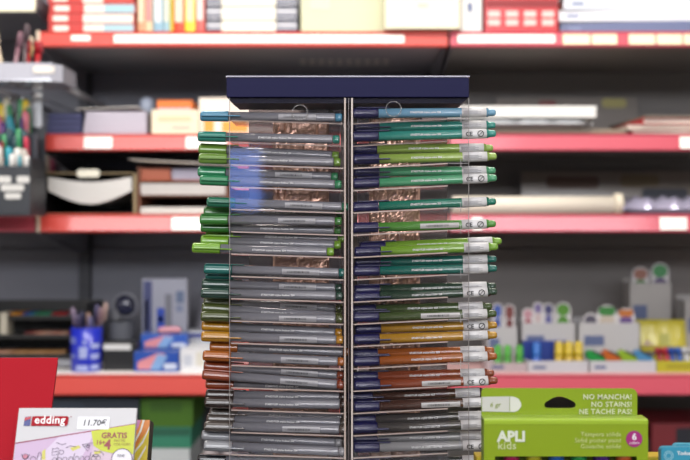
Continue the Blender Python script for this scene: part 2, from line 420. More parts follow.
t = thing('picture_card', 'dark picture card with yellow shapes leaning on the back panel', 'card', (X(575, 2.7), 2.7, S2+.0005), None, (R(-8), 0, 0))
MB().box(-.22, .18, 0, .003, 0, .145).build('card_sheet', mat('7a716b', .35, coat=.4), t, local=True)
for (a, b, c, d, hx) in ((-.16, -.12, .07, .12, '9c7b30'), (-.1, -.05, .08, .135, '7d2f33'), (.08, .15, .115, .142, 'a49b60'), (-.03, .03, .06, .1, '5d4a44'), (-.19, -.165, .05, .09, '6e2f30')):
    MB().prism(rrect(a, b, c, d, .01), -.0008, -.0001).build('printed_shape', mat(hx, .5), t, local=True)
zz = S2+.0005
for i, (hx, a, hh, nm) in enumerate((('a82f33', 634, .014, 'dark red folder lying lowest under the other red ones'), ('e9d8c8', 628, .012, 'cream folder sandwiched between two red ones'), ('b8262e', 640, .016, 'bright red folder on top of the cream one'), ('8a7a6a', 640, .006, 'thin brown folder topmost of the red folder pile'))):
    t = thing('document_folder', nm, 'folder', ((X(a, LY)+X(a, LY)+.34)/2, LY+.14, zz), 'folders at the right of the second shelf', (0, 0, R(2*i-1)))
    MB().box(-.17, .17, -.13, .12, 0, .0018, .0004).box(-.17, .17, -.13, .12, hh-.0025, hh-.0008, .0004).box(-.17, -.168, -.13, .12, .001, hh-.001).build('cover', mat(hx, .4, coat=.2), t, local=True)
    MB().box(-.167, .165, -.127, .118, .002, hh-.003).build('page_block', mat('d9c9bd', .7), t, local=True)
    zz += hh

ALB = 0.85
# ---------------------------------------------------------------- third shelf
blackp = mat('1d1b1a', .4)
olive = mat('6b5a3a', .5)
def letter_tray(label, px0, px1, ytop, Y, depth, frame, paper_label, brown=False):
    xa, xb = X(px0, Y), X(px1, Y); z0, z1 = S3+.0005, Z(ytop, Y); w = (xb-xa)/2; hh = z1-z0
    t = thing('letter_tray', label, 'tray', ((xa+xb)/2, Y+depth/2, z0), 'letter trays on the third shelf'); d = depth/2
    MB().box(-w, w, -d, d, 0, .004, .001).build('tray_floor', frame, t, local=True)
    for sx in (-1, 1):
        MB().box(sx*w-(.004 if sx > 0 else 0), sx*w+(.004 if sx < 0 else 0), -d, d, .004, hh, .001).build('side_wall', frame, t, local=True)
    MB().box(-w+.004, w-.004, d-.004, d, .004, hh).build('rear_wall', blackp, t, local=True)
    MB().box(-w, w, -d, d, hh, hh+.003, .001).build('tray_cover', frame, t, local=True)
    return t, w, d, hh
def sagged(label, xa, xb, Y, depth, zt, sag, th, m, z_at=None):
    mb = MB(); n = 20
    pts_t = [(xa+(xb-xa)*i/n, zt - sag*math.sin(PI*i/n)) for i in range(n+1)]
    pts = pts_t + [(x, z-th*(.25+.75*math.sin(PI*(x-xa)/(xb-xa))**.7 if sag else 1)) for x, z in pts_t[::-1]]
    mb.prism(pts, Y, Y+depth)
    return tag(mb.build('paper_bundle', m), label, 'paper')
t, w, d, hh = letter_tray('black letter tray with tan edges holding one sagging bundle of paper', 41, 136, 174, LY+.008, .3, blackp, '')
MB().box(-w-.0008, -w+.006, -d-.0012, -d-.0004, 0, hh+.003).box(w-.006, w+.0008, -d-.0012, -d-.0004, 0, hh+.003).box(-w, w, -d-.0012, -d-.0004, hh+.0005, hh+.003).box(-w, w, -d-.0012, -d-.0004, 0, .0035).build('edge_trim', mat('9a8560', .5), t, local=True)
MB().prism(rrect(-.028, .028, hh-.008, hh+.011, .008), -d-.0024, -d-.0014).build('name_tab', mat('f2ecd8', .4), t, local=True)
Y = LY+.012
xa, xb = X(48, Y), X(131.5, Y)
mb = MB(); n = 24
top = [(xa+(xb-xa)*i/n, Z(177, Y) - .012*math.sin(PI*i/n)**1.0) for i in range(n+1)]
bot = [(x, Z(191, Y) - .032*math.sin(PI*i/n)**1.1) for i, (x, z) in enumerate(top)]
mb.prism(top + bot[::-1], Y, Y+.24)
tag(mb.build('paper_bundle', stripes('cfcac4', 'e2deda', 900, 'Z', contrast=.5)), 'sagging bundle of white paper inside the black letter tray', 'paper')
# card shelf tray to its right
Y = LY+.01
x0, x1 = X(137.5, Y), X(228, Y); z0 = S3+.0005
brown = mat('6e3f28', .6)
t = thing('card_sorter', 'brown card sorter with shelves of white paper beside the letter tray', 'sorter', ((x0+x1)/2, Y+.14, z0))
MB().box(x0, x0+.006, Y, Y+.28, z0, z0+.118, .001).build('side_wall', brown, t)
MB().box(x1-.006, x1, Y, Y+.28, z0, z0+.118, .001).build('side_wall', brown, t)
MB().box(x0+.006, x1-.006, Y+.272, Y+.28, z0, z0+.118).build('rear_wall', brown, t)
for k, (zz, m_) in enumerate(((z0, brown), (z0+.046, brown), (z0+.083, mat('a85a3c', .6)))):
    MB().box(x0+.006, x1-.006, Y+.002, Y+.272, zz, zz+.003).build('divider', m_, t)
for zz, hh, nm, mm in ((z0+.0035, .016, 'white paper stack on the lowest level of the brown sorter', PAPER), (z0+.0495, .028, 'white paper stack on the middle level of the brown sorter', mat('d6d0cc', .7))):
    sheets('paper_stack', nm, 'paper', 140.5, 226, 0, zz, Y+.004, .25, mm, 8, 'paper in the brown sorter', .0012, zt=zz+hh)
sheets('paper_stack', 'short lavender paper stack on the top level of the brown sorter', 'paper', 172, 226, 0, z0+.0865, Y+.004, .25, mat('a9a3b4', .7), 8, 'paper in the brown sorter', .0012, zt=z0+.113)
carton('paper_box', 'terracotta box on the top level of the brown sorter', 'box', 141, 170.5, 0, z0+.0865, Y+.004, .2, mat('9c5138', .6), zt=z0+.113)
mb = MB(); n = 16
tp = [(X(130, Y)+(X(230, Y)-X(130, Y))*i/n, Z(160.5, Y)+.004 - .012*(i/n)**.7) for i in range(n+1)]
mb.prism(tp+[(a, b-.0025) for a, b in tp[::-1]], Y-.01, Y+.24)
tag(mb.build('card_sheet', mat('d9cdc2', .6)), 'curling pale card lying over the top of the brown sorter', 'card')
# right: roll of paper and foil pack
Yc = LY+.032; zc = S3+.0245
t = thing('paper_roll', 'long white roll of paper lying along the third shelf', 'roll', (X(540, Yc), Yc, S3+.0005))
MB().lathe([(.022, X(452, Yc)), (.0225, X(452, Yc)+.002), (.0225, X(613, Yc))], (0, Yc, zc), 28, 'X').build('rolled_sheet', mat('e6dccc', .6), t)
MB().lathe([(.0225, X(613, Yc)+.0002), (.0268, X(615, Yc)), (.0268, X(621, Yc)), (.02, X(622, Yc)), (.012, X(619, Yc))], (0, Yc, zc+.003), 28, 'X').build('end_cap', mat('d8cdb8', .5), t)
pouch('foil_packet', 'shiny lavender foil packet beside the paper roll', 'packet', X(625, LY), X(725, LY), LY+.006, .15, S3+.0005, S3+.043, mat('cfcae6', .22, metal=.6), seed=9, wob=.35, seal=mat('b8b2d8', .3, metal=.6))
t = thing('picture_card', 'brown glossy picture card at the back of the third shelf', 'card', (X(600, 2.7), 2.7, S3+.0005), None, (R(-6), 0, 0))
MB().box(-.22, .26, 0, .003, 0, .13).build('card_sheet', mat('84776e', .3, coat=.5), t, local=True)
for (a, b, c, d, hx) in ((.06, .17, .085, .12, '7b6a50'), (-.15, .0, .08, .115, '5d4438'), (.12, .25, .05, .08, '3c3d4a')):
    MB().prism(rrect(a, b, c, d, .012), -.0008, -.0001).build('printed_shape', mat(hx, .5), t, local=True)

ALB = 0.8
# ---------------------------------------------------------------- fourth shelf, left
Y = LY+.09
t = thing('pencil_display', 'black three tier tray of crayons at the left of the fourth shelf', 'display', (X(35, Y), Y+.09, S4))
xa, xb = X(-40, Y), X(86, Y)
MB().box(xa, xb, Y+.17, Y+.176, S4, S4+.16).box(xa, xa+.004, Y, Y+.17, S4, S4+.16).box(xb-.004, xb, Y, Y+.17, S4, S4+.16).build('frame', blackp, t)
tiers = []
for k, zz in enumerate((S4+.028, S4+.075, S4+.122)):
    MB().box(xa+.004, xb-.004, Y+.0+.02*k, Y+.17, zz-.004, zz).box(xa+.004, xb-.004, Y+.02*k, Y+.02*k+.004, zz, zz+.007).build('tier', blackp, t); tiers.append(zz)
MB().box(xa+.006, xb-.006, Y-.006, Y-.002, S4+.0045, S4+.022).build('front_strip', mat('a6a6ac', .4, metal=.3), t)
cr = ['e0632a', 'e0632a', 'e8a01c', 'd8862a', '3a55a8', '2b7fb0', '2a8a5a', '2f9a6a', '3d9a7a', 'b02632', 'c83228', 'a8202e', '707078', '60606a']
def crayon(label, x, Yc, z, rr, L, hexc, group, tip=True, cat='crayon'):
    t = thing('crayon', label, cat, (x, Yc, z), group)
    MB().lathe([(rr*.9, 0), (rr, .002), (rr, L*.8)], (x, Yc, z+rr), 10, 'Y').build('crayon_body', mat(hexc, .5), t)
    MB().lathe([(rr*.95, -.001), (rr*.45, -.010)], (x, Yc, z+rr), 10, 'Y').build('crayon_tip', mat(hexc, .4), t)
colname = {'e0632a': 'orange', 'e8a01c': 'amber', 'd8862a': 'ochre', '3a55a8': 'blue', '2b7fb0': 'light blue', '2a8a5a': 'green', '2f9a6a': 'emerald', '3d9a7a': 'sea green', 'b02632': 'crimson', 'c83228': 'red', 'a8202e': 'dark red', '707078': 'grey', '60606a': 'dark grey'}
for i, hx in enumerate(cr):
    x = X(2+i*5.7, Y+.05)
    crayon('%s crayon on the top tier, %s from the left end' % (colname[hx], ['nearest', 'second', 'third', 'fourth', 'fifth', 'sixth', 'seventh', 'eighth', 'ninth', 'tenth', 'eleventh', 'twelfth', 'thirteenth', 'last'][i]), x, Y+.055, tiers[2]+.0003, .0066, .09, hx, 'crayons on the top tier')
for i in range(9):
    x = X(26+i*5.2, Y+.03); hx = ['7d3a3a', '8a4a40', 'c98e7c', 'd8a48c', 'caa090', 'c58c7a', 'b87e70', 'caa08a', '8c5a50'][i]
    crayon('%s crayon on the middle tier, number %s from its left' % (['maroon', 'brick', 'salmon', 'peach', 'beige pink', 'rose', 'dusty rose', 'light salmon', 'brown'][i], ['one', 'two', 'three', 'four', 'five', 'six', 'seven', 'eight', 'nine'][i]), x, Y+.035, tiers[1]+.0003, .006, .1, hx, 'crayons on the middle tier')
for i in range(14):
    x = X(-4+i*5.0, Y+.01); hx = ['cf9a80', 'd8a78e', 'dcae90', 'b98560'][i % 4] if i < 4 else ['c99566', 'd0a070', 'b88450', 'c89a6a'][i % 4]
    tagl = ['first', 'second', 'third', 'fourth', 'fifth', 'sixth', 'seventh', 'eighth', 'ninth', 'tenth', 'eleventh', 'twelfth', 'thirteenth', 'last'][i]
    crayon('%s crayon on the lowest tier, %s from its left end' % ('pinkish beige' if i < 4 else 'tan', tagl), x, Y+.015, tiers[0]+.0003, .0058, .1, hx, 'crayons on the lowest tier')
carton('small_box', 'small cream box at the left end of the middle crayon tier', 'box', 0, 7, 313, tiers[1]+.0003, Y+.03, .05, mat('c9c0ac', .6))
# blue cup of pens
Yc = LY+.046; cx = X(86.5, Yc); r0 = X(102, Yc)-cx
t = thing('pen_cup', 'bright blue printed cup full of pens', 'cup', (cx, Yc, S4)); zt = Z(328.5, Yc-r0)
hh = zt-S4
MB().lathe([(r0*.93, 0), (r0*.95, .002), (r0, hh), (r0*.95, hh), (r0*.9, .004)], (cx, Yc, S4), 36).build('cup_body', mat('1f2fc0', .35, coat=.4), t)
def wrapped(name, pa, a0, a1, z0, z1, m):
    mb = MB(); n = 6
    f = lambda u, v: Vector((cx+(r0*.97+.0006+.0028*0+ (z0+(z1-z0)*v)/hh*r0*.04)*math.sin(R(a0+(a1-a0)*u)), Yc-(r0*.97+.0006+(z0+(z1-z0)*v)/hh*r0*.04)*math.cos(R(a0+(a1-a0)*u)), S4+z0+(z1-z0)*v))
    mb.grid(f, n, 2); mb.build(name, m, t)
lc = mat('aeb8e8', .4)
wrapped('printed_panel', 0, -12, 16, .034, .062, lc); wrapped('printed_panel', 0, -25, 20, .004, .017, lc)
for k in range(3): wrapped('printed_panel', 0, 30, 66, .006+.026*k, .018+.026*k, lc)
wrapped('printed_panel', 0, -62, -26, .07, .085, mat('7f8ad8', .4)); wrapped('printed_panel', 0, -62, -26, .035, .043, mat('7f8ad8', .4)); wrapped('printed_panel', 0, 2, 14, .07, .078, lc)
def upright_pen(label, x, Yp, z0, L, hb, ht, lean, group, r=.004, leany=0, cat='pen'):
    t = thing('upright_pen', label, cat, (x, Yp, z0), group, (R(leany), R(lean), 0))
    MB().lathe([(r*.5, 0), (r, .006), (r, L*.7)], (0, 0, 0), 10).build('barrel', mat(hb, .35), t, local=True)
    MB().lathe([(r*1.2, L*.7+.0003), (r*1.2, L-.004), (r*.8, L)], (0, 0, 0), 10).box(r*1.2, r*1.2+.002, -.0015, .0015, L*.72, L*.97).build('cap', mat(ht, .35), t, local=True)
pd = [(-11, -9, .002, '3a3550', '8a7890', .152), (-5, -4, .01, '2d2b44', '3a3858', .14), (2, 1, .0, '4a4468', '9c7a6c', .138), (7, 6, .008, '30304a', '544e70', .158), (11, 9, .001, '3a3350', '8a6c74', .152), (13, 11, .012, '2c2c44', 'b59890', .165), (5, 3, -.012, '35325a', '6f6a92', .13), (-7, -5, -.012, '35325a', '4a4262', .135)]
for i, (dx, ln, dy, hb, ht, L) in enumerate(pd):
    upright_pen('dark pen in the blue cup, %s' % ['leaning furthest left', 'just right of the leftmost one', 'centre one with tan cap', 'right of centre, plum capped', 'leaning right with mauve cap', 'tallest, pale pink capped at the right', 'short front one with lilac cap', 'short front one leaning left'][i], cx+dx*.0011, Yc+dy, S4+.006, L, hb, ht, ln, 'pens in the blue cup')
# grey tumbler with round topper
Yc = LY+.13; cx2 = X(121, Yc); rr = .030
t = thing('desk_organiser', 'grey ribbed pot with a round dark lens shape on top, behind the black box', 'pot', (cx2, Yc, S4))
mb = MB(); rings = []
for r_, z_ in ((rr, 0), (rr, .004), (rr*1.05, .115), (rr*.97, .115), (rr*.93, .01)):
    rings.append([(cx2+(r_+.0012*(i % 2))*math.cos(2*PI*i/40), Yc+(r_+.0012*(i % 2))*math.sin(2*PI*i/40), S4+z_) for i in range(40)])
mb.rings(rings, smooth=False).build('pot_body', mat('5c5e66', .4), t)
MB().lathe([(.004, -.014), (.02, -.012), (.027, 0), (.022, .012), (.004, .015)], (cx2+.012, Yc-.004, S4+.155), 28, 'Y').build('round_lens', mat('2e3048', .25, coat=.6), t)
MB().lathe([(.0285, -.004), (.0325, -.004), (.0325, .004), (.0285, .004)], (cx2+.012, Yc-.004, S4+.155), 28, 'Y', caps=False).build('lens_rim', mat('8a8a92', .4), t)
MB().box(cx2-.02, cx2-.002, Yc-.01, Yc+.01, S4+.116, S4+.148, .003).build('tall_slot', mat('7c7c82', .4), t)
# black box with white label
carton('display_carton', 'low black box with a white strip label below the grey pot', 'box', 103, 137, 342, S4, LY+.04, .05, mat('17171a', .4), prints=[(103.5, 131, 344, 350, mat('d8d8d8', .4))])
# stationery blister box
carton('stationery_box', 'tall pale lavender box with brush and pen picture', 'box', 142, 187, 279, S4, LY+.15, .04, mat('b4b4c2', .35, coat=.4),
       prints=[(143.5, 152, 281, 343, mat('4a4f80', .4)), (145, 148, 300, 330, mat('dfe2f2', .4)), (157, 164.5, 308, 334, mat('2d50c0', .4)), (158.5, 163, 316, 322, mat('c8d4f4', .4)), (165, 172, 294, 330, mat('85858f', .4)), (176, 184, 291, 303, mat('6d7c9a', .4)), (176, 183, 305, 312, mat('8a94b0', .4))])
def eraser_box(label, x0, x1, y0, zb, Yf, depth, hx, zt=None):
    t = carton('eraser_carton', label, 'box', x0, x1, y0, zb, Yf, depth, mat(hx, .4, coat=.3), 'blue eraser boxes', zt=zt)
    zt_ = Z(y0, Yf) if zt is None else zt
    w = x1-x0
    xa = X(x0+w*.08, Yf)
    hgt = zt_-zb
    MB().prism([(xa, zb+hgt*.12), (xa+.05, zb+hgt*.12), (xa+.068, zb+hgt*.9), (xa+.05, zb+hgt*.95), (xa, zb+hgt*.5)], Yf-.001, Yf-.0002).build('printed_shape', mat('d98c94', .5), t)
    MB().prism([(xa+.03, zb+hgt*.1), (xa+.055, zb+hgt*.1), (xa+.075, zb+hgt*.8), (xa+.05, zb+hgt*.9)], Yf-.0016, Yf-.0011).build('printed_shape', mat('7fa6d8', .5), t)
    MB().box(X(x1-.33*w, Yf), X(x1-2, Yf), Yf-.001, Yf-.0002, zb+hgt*.12, zb+hgt*.42).build('printed_panel', mat('c8d0e4', .5), t)
eraser_box('royal blue eraser box in front of the lavender box', 134, 178.5, 352, S4, LY+.02, .05, '1b4aa8')
zt_ = Z(352, LY+.02)
carton('stationery_box', 'hidden plain box carrying the upper eraser box', 'box', 138, 184, 0, S4, LY+.078, .05, mat('27519c', .5), zt=S4+.048, lid=False)
eraser_box('second blue eraser box lifted behind the front one', 141, 187, 0, S4+.049, LY+.08, .045, '2a58b4', zt=S4+.085)
pouch('eraser', 'wedge of pink and blue eraser lying on the blue boxes', 'eraser', X(157, LY+.08), X(180, LY+.08), LY+.085, .02, S4+.0865, S4+.103, mat('c98a98', .5), rz=R(10), wob=0)
carton('display_carton', 'white low tray with faint print beside the blue eraser box', 'box', 180, 228, 349, S4, LY+.03, .12, mat('e3e3e6', .5), prints=[(184, 192, 355, 366, mat('c4c8d4', .5)), (196, 204, 352, 366, mat('d8d4c8', .5))])
carton('display_carton', 'blue banded white box behind the low white tray', 'box', 188, 225, 331, S4, LY+.16, .06, mat('d9dbe2', .5), prints=[(188.5, 224.5, 333.5, 337.5, mat('2c3c98', .5))])
Yc = LY+.19
cx3 = X(202, Yc); t = thing('glue_cone', 'pale grey cone shaped bottle near the left of the pen rack', 'bottle', (cx3, Yc, S4+.0))
MB().lathe([(.03, 0), (.031, .01), (.028, .09), (.012, .15), (.01, .16)], (cx3, Yc+.06, S4)).build('bottle_body', mat('8d8a92', .4), t)
MB().lathe([(.008, .1605), (.008, .17), (.004, .185)], (cx3, Yc+.06, S4)).build('nozzle', mat('b0a8a8', .4), t)

ALB = .55
# ---------------------------------------------------------------- fourth shelf, right
wb = mat('dcd8dc', .45); pw = mat('c9bfc0', .5)
def header_box(label, x0, x1, ybox, Yf, depth, icons, hx='d6d2d4', text_bar=True, zb=None):
    """counter display: open white tray with a die cut header card of round pictures behind"""
    zb = S4 if zb is None else zb
    xa, xb = X(x0, Yf), X(x1, Yf); zt = Z(ybox, Yf)
    t = thing('display_carton', label, 'display', ((xa+xb)/2, Yf+depth/2, zb), 'picture topped displays on the fourth shelf')
    m = mat(hx, .45)
    MB().box(xa, xb, Yf, Yf+.002, zb, zt).box(xa, xb, Yf+depth-.002, Yf+depth, zb, zt+.01).box(xa, xa+.002, Yf, Yf+depth, zb, zt).box(xb-.002, xb, Yf, Yf+depth, zb, zt).box(xa, xb, Yf, Yf+depth, zb, zb+.002).build('tray', m, t)
    if text_bar: MB().box(xa+.1*(xb-xa), xa+.42*(xb-xa), Yf-.0008, Yf-.0001, zb+(zt-zb)*.5, zb+(zt-zb)*.72).build('printed_mark', mat('6874a0', .5), t)
    for k, (ix0, ix1, iy0, iy1, cols) in enumerate(icons):
        Yi = Yf+.004+.0015*k
        a, b, c, d = X(ix0, Yi), X(ix1, Yi), Z(iy1, Yi), Z(iy0, Yi)
        r = min(b-a, d-c)/2.05
        hc = MB().prism(rrect(a, b, c, d, r, 7), Yi, Yi+.001).build('picture_card', mat('e8e2e4', .5), t)
        n = len(cols)
        for j, cc in enumerate(cols):
            e = .004; zz0 = c+e+(d-c-2*e)*(n-1-j)/n; zz1 = c+e+(d-c-2*e)*(n-j)/n
            ins = e+.002*(j % 2)
            MB().prism(rrect(a+ins, b-ins, zz0+.0004, zz1-.0004, min((b-a)/2-ins-.0005, (zz1-zz0)/2-.0006), 5), Yi-.0008, Yi-.0001).build('picture', mat(cc, .5), hc)
    return t
header_box('leftmost picture topped display, with blue and brick red capsules', 486, 518, 327, LY+.09, .05, [(492, 503, 303, 332, ['4a68c0', '3c5ab0']), (504, 515, 304, 334, ['8a4440', '7a3436'])])
header_box('picture topped display with a tall green capsule at its right', 521, 576, 323, LY+.088, .06, [(522, 534, 308, 330, ['d8a0ac', 'b04858']), (533, 543, 302, 334, ['8a7ab0', 'e0c8c8', '96485a']), (543, 554, 303, 326, ['4c4a80', '6a68a8']), (555, 571, 302, 330, ['5fa02e', '549428'])])
header_box('picture topped display with a green and orange stacked shape', 578, 640, 323, LY+.082, .06, [(583, 598, 313, 330, ['5a5468']), (597, 617, 305, 336, ['3c8a3c', 'd8c8b8', 'a8503c']), (617, 635, 308, 333, ['d07830', '6c4a90', '7858a0'])])
header_box('tall pale display behind the yellow pouch, with two round pictures on top', 629, 672, 283, LY+.2, .05, [(632, 649, 267, 292, ['a87060', '4c8a48']), (651, 669, 263, 292, ['4a9a5c', '6c5a88'])], 'cbc4c0')
header_box('pale display at the right edge of the fourth shelf', 684, 730, 300, LY+.13, .06, [], 'bdb8b6')
t = pouch('sweet_pouch', 'yellow pouch with purple round print on the fourth shelf', 'pouch', -.062, .062, 0, .1, 0, .014, mat('d8c832', .35, coat=.3), seed=5, wob=.12, seal=mat('b8a82a', .4))
t.location = (X(661, LY+.12), LY+.13, S4+.068); t.rotation_euler = (R(78), 0, R(-4)); t['category'] = 'pouch'
MB().lathe([(.0135, 0), (.0135, .0004)], (-.035, -.018, .0135), 20).build('printed_circle', mat('8a4a98', .5), t, local=True)
MB().box(-.004, .022, -.02, .012, .0142, .0148).build('printed_panel', mat('b8b450', .5), t, local=True)
carton('stationery_box', 'yellow box carrying the pouch behind the pen trays', 'box', 641, 684, 0, S4, LY+.1, .07, mat('c8b82a', .5), zt=S4+.052, prints=[(642, 683, 352, 354, mat('3c4aa0', .5))])
def tray(label, x0, x1, ytop, Yf, depth, hx, mark=None):
    xa, xb = X(x0, Yf), X(x1, Yf); zt = Z(ytop, Yf); t = thing('display_tray', label, 'tray', ((xa+xb)/2, Yf+depth/2, S4), 'low trays at the front of the fourth shelf')
    MB().box(xa, xb, Yf, Yf+.0025, S4, zt, .0006).box(xa, xb, Yf+depth-.0025, Yf+depth, S4, zt+.006).box(xa, xa+.0025, Yf+.0025, Yf+depth-.0025, S4, zt).box(xb-.0025, xb, Yf+.0025, Yf+depth-.0025, S4, zt).box(xa+.0025, xb-.0025, Yf+.0025, Yf+depth-.0025, S4, S4+.003).build('tray_body', mat(hx, .45), t)
    if mark: MB().box(X(x0+5, Yf), X(x0+5+mark, Yf), Yf-.0007, Yf-.0001, S4+.009, S4+.016).build('printed_mark', mat('6a76a4', .5), t)
    return t
Yf = LY+.012
tray('small pale tray holding three green highlighters', 486, 527, 363, Yf, .06, 'd8c4c8', 13)
tray('white tray holding a blue and three yellow markers', 528, 588, 361, Yf-.004, .065, 'e6e4ea', 13)
tray('white tray holding four slanted wide highlighters', 590, 656, 361, Yf, .065, 'e4e2e8', 11)
tray('yellow tray of red, blue and white pens', 657, 720, 361, Yf, .065, 'd8cc2c', None)
MB().box(X(666, Yf), X(690, Yf), Yf-.0008, Yf-.0001, S4+.012, S4+.017).build('printed_mark', mat('a89c20', .5), bpy.data.objects['display_tray.003'])
def stubby(name, label, px, ytop, Yp, r, hexc, hexcap, group, cat):
    x = X(px, Yp); zt = Z(ytop, Yp); L = zt-(S4+.0035)
    t = thing(name, label, cat, (x, Yp, S4+.0035), group)
    MB().lathe([(r*.85, 0), (r, .003), (r, L*.5)], (x, Yp, S4+.0035), 16).build('marker_body', mat(hexc, .35), t)
    MB().lathe([(r*1.06, L*.5+.0004), (r*1.06, L*.6), (r*.98, L*.62), (r*.98, L*.9), (r*.8, L*.98), (r*.3, L)], (x, Yp, S4+.0035), 16).build('cap', mat(hexcap, .3), t)
for px, nm in ((498, 'left'), (507.5, 'middle'), (519.5, 'right')):
    stubby('highlighter', 'bright green highlighter, %s one of the three in the pale tray' % nm, px, 345, Yf+.03, .0095, '3fa62a', '4fb82c', 'green highlighters', 'highlighter')
stubby('marker_pen', 'single blue marker in the white tray', 536.5, 342.5, Yf+.03, .011, '2a6ad0', '2f78d8', None, 'marker')
for px, nm in ((559, 'left'), (568.6, 'middle'), (578.4, 'right')):
    stubby('glue_stick', 'yellow glue stick, %s one of the three standing together' % nm, px, 341.5, Yf+.03, .0112, 'd8b41c', 'e8c81e', 'yellow glue sticks', 'glue stick')
carton('stationery_box', 'deep blue box behind the blue marker', 'box', 523, 568, 341, S4, LY+.078-.012, .016, mat('1c3c9c', .45), lid=False)
for i, (px, hx, cn) in enumerate(((597, '2aa84e', 'green'), (613, 'e0702a', 'orange'), (629, 'a8cc34', 'lime'), (644.5, '5a9ed0', 'sky blue'))):
    Yp = Yf+.03; x = X(px, Yp)
    t = thing('highlighter', '%s wide highlighter slanted in the white tray' % cn, 'highlighter', (x, Yp, S4+.005), 'slanted wide highlighters')
    mb = MB().prism([(-.016, .012), (.016, .001), (.02, .018), (.017, .032), (-.012, .046), (-.024, .047), (-.03, .034)], -.012, .012)
    bmesh.ops.bevel(mb.bm, geom=mb.bm.edges[:], offset=.0025, segments=2, affect='EDGES'); mb.build('marker_body', mat(hx, .3), t, local=True)
    MB().prism([(.017, .0325), (-.012, .0465), (-.016, .044), (.012, .029)], -.0128, -.0122).build('label', mat('20302a', .4), t, local=True)
for i, (px, hx, cn) in enumerate(((664, 'b02236', 'crimson'), (671, 'c8283c', 'red'), (677, '2a56b8', 'blue'), (684, '2f66c4', 'bright blue'), (691, 'e4e2e8', 'white'), (699, 'dcd8da', 'off white'))):
    upright_pen('%s pen leaning in the yellow tray' % cn, X(px, Yf+.025), Yf+.03, S4+.0035, .056, hx, hx, -18, 'pens in the yellow tray', r=.0065)

ALB = 0.9
# ---------------------------------------------------------------- below the fourth shelf
carton('storage_box', 'dark slate box under the fourth shelf behind the marker pack', 'box', 30, 139, 399, S5+.0005, LY+.06, .2, mat('2d3542', .5), prints=[(36, 84, 402, 455, mat('333d4c', .5))])
zz = S5+.0005
carton('storage_box', 'white carton lowest in the pile under the green box', 'box', 141, 190, 449, zz, LY+.08, .2, mat('dfe3e2', .5))
zb = Z(449, LY+.08)+.0015
carton('storage_box', 'teal green box between the white carton and the green box', 'box', 141, 191, 427, zb, LY+.08, .2, mat('3c9272', .5), prints=[(142, 190, 428.5, 436, mat('2c6a52', .5))])
zb = Z(427, LY+.08)+.0015
carton('storage_box', 'moss green box topmost of the pile under the fourth shelf', 'box', 140, 193, 399, zb, LY+.075, .2, mat('4c7a16', .5), prints=[(150, 182, 402, 412, mat('3f6a14', .5))])
for i, (px, py, rr) in enumerate(((180, 452, .020), (199, 446, .018))):
    t = thing('paper_roll', 'grey clear wrapped roll %s beneath the left side of the rack' % ['leaning nearest the pile', 'just right of the first'][i], 'roll', (X(px, LY+.05), LY+.05, S5+.0005), 'rolls under the fourth shelf', (0, R(24), 0))
    MB().lathe([(rr*.9, 0.008), (rr, .011), (rr, .2), (rr*.7, .203)], (0, 0, 0), 18).build('rolled_sheet', mat('8c8284', .3, coat=.5), t, local=True)
    MB().lathe([(rr*.5, .2035), (rr*.5, .208)], (0, 0, 0), 14).build('core', mat('5c5254', .5), t, local=True)
carton('storage_box', 'dark maroon box under the right end of the fourth shelf', 'box', 652, 780, 424, S5+.0005, LY+.1, .2, mat('7c2028', .5), prints=[(676, 720, 428, 452, mat('20202a', .5))])
carton('storage_box', 'dark plum carton low behind the green paint pack', 'box', 560, 650, 440, S5+.0005, LY+.12, .2, mat('3a2a30', .5))

# ================================================================= LEFT BAY: hanging pen displays
# acrylic tray of pencils
Yt = 2.15; xa, xb = X(-60, Yt), X(60, Yt); zt, zb = Z(62, Yt), Z(81, Yt)
t = thing('acrylic_tray', 'grey acrylic tray jutting out at the upper left with white glare', 'tray', ((xa+xb)/2, Yt+.15, zb))
ac = mat('a9a9b4', .12, coat=1)
MB().prismz([(xa, Yt), (xb-.02, Yt), (xb, Yt+.02), (xb, Yt+.13), (xa, Yt+.13)], zb, zb+.004).build('tray_floor', ac, t)
MB().prismx([(Yt, zb+.004), (Yt+.004, zb+.004), (Yt+.014, zt), (Yt+.010, zt)], xa, xb-.02).build('front_wall', ac, t)
MB().prismz([(xb-.02, Yt), (xb, Yt+.02), (xb, Yt+.13), (xb-.004, Yt+.13), (xb-.004, Yt+.022), (xb-.022, Yt+.004)], zb+.004, zt-.004).build('end_wall', ac, t)
MB().box(xa, xb-.004, Yt+.126, Yt+.13, zb+.004, zt-.002).build('rear_wall', ac, t)
MB().prism(rrect(X(33, Yt), X(54, Yt), Z(73, Yt), Z(66, Yt), .005), Yt+.001, Yt+.003).build('price_label', mat('e6dccf', .4), t)
# bracket arms back to the panel
for xx in (xa+.05, xb-.04): MB().box(xx, xx+.012, Yt+.13, BY, zb+.002, zb+.016).build('support_arm', steel_u, t)
lp = [(3, 26, 'c8b8a0', 'tan', -14), (9, 30, '8a6470', 'mauve', 12), (14, 33, 'd8c8b0', 'cream', 18), (22, 24, '4a3a40', 'dark', 4), (26, 38, 'a8141e', 'red', -3), (31, 39, 'b81822', 'bright red', 3), (35, 41, '9a1420', 'deep red', 6), (-4, 30, '6e5660', 'plum', -8), (17, 42, 'e0c890', 'gold', 16)]
for i, (px, py, hx, cn, ln) in enumerate(lp):
    upright_pen('%s pencil standing in the upper left acrylic tray' % cn, X(px, Yt+.05), Yt+.06+.012*(i % 3), zb+.006, Z(py, Yt+.06)-zb-.006, hx, hx, ln*.8, 'pencils in the acrylic tray', r=.005, cat='pencil')
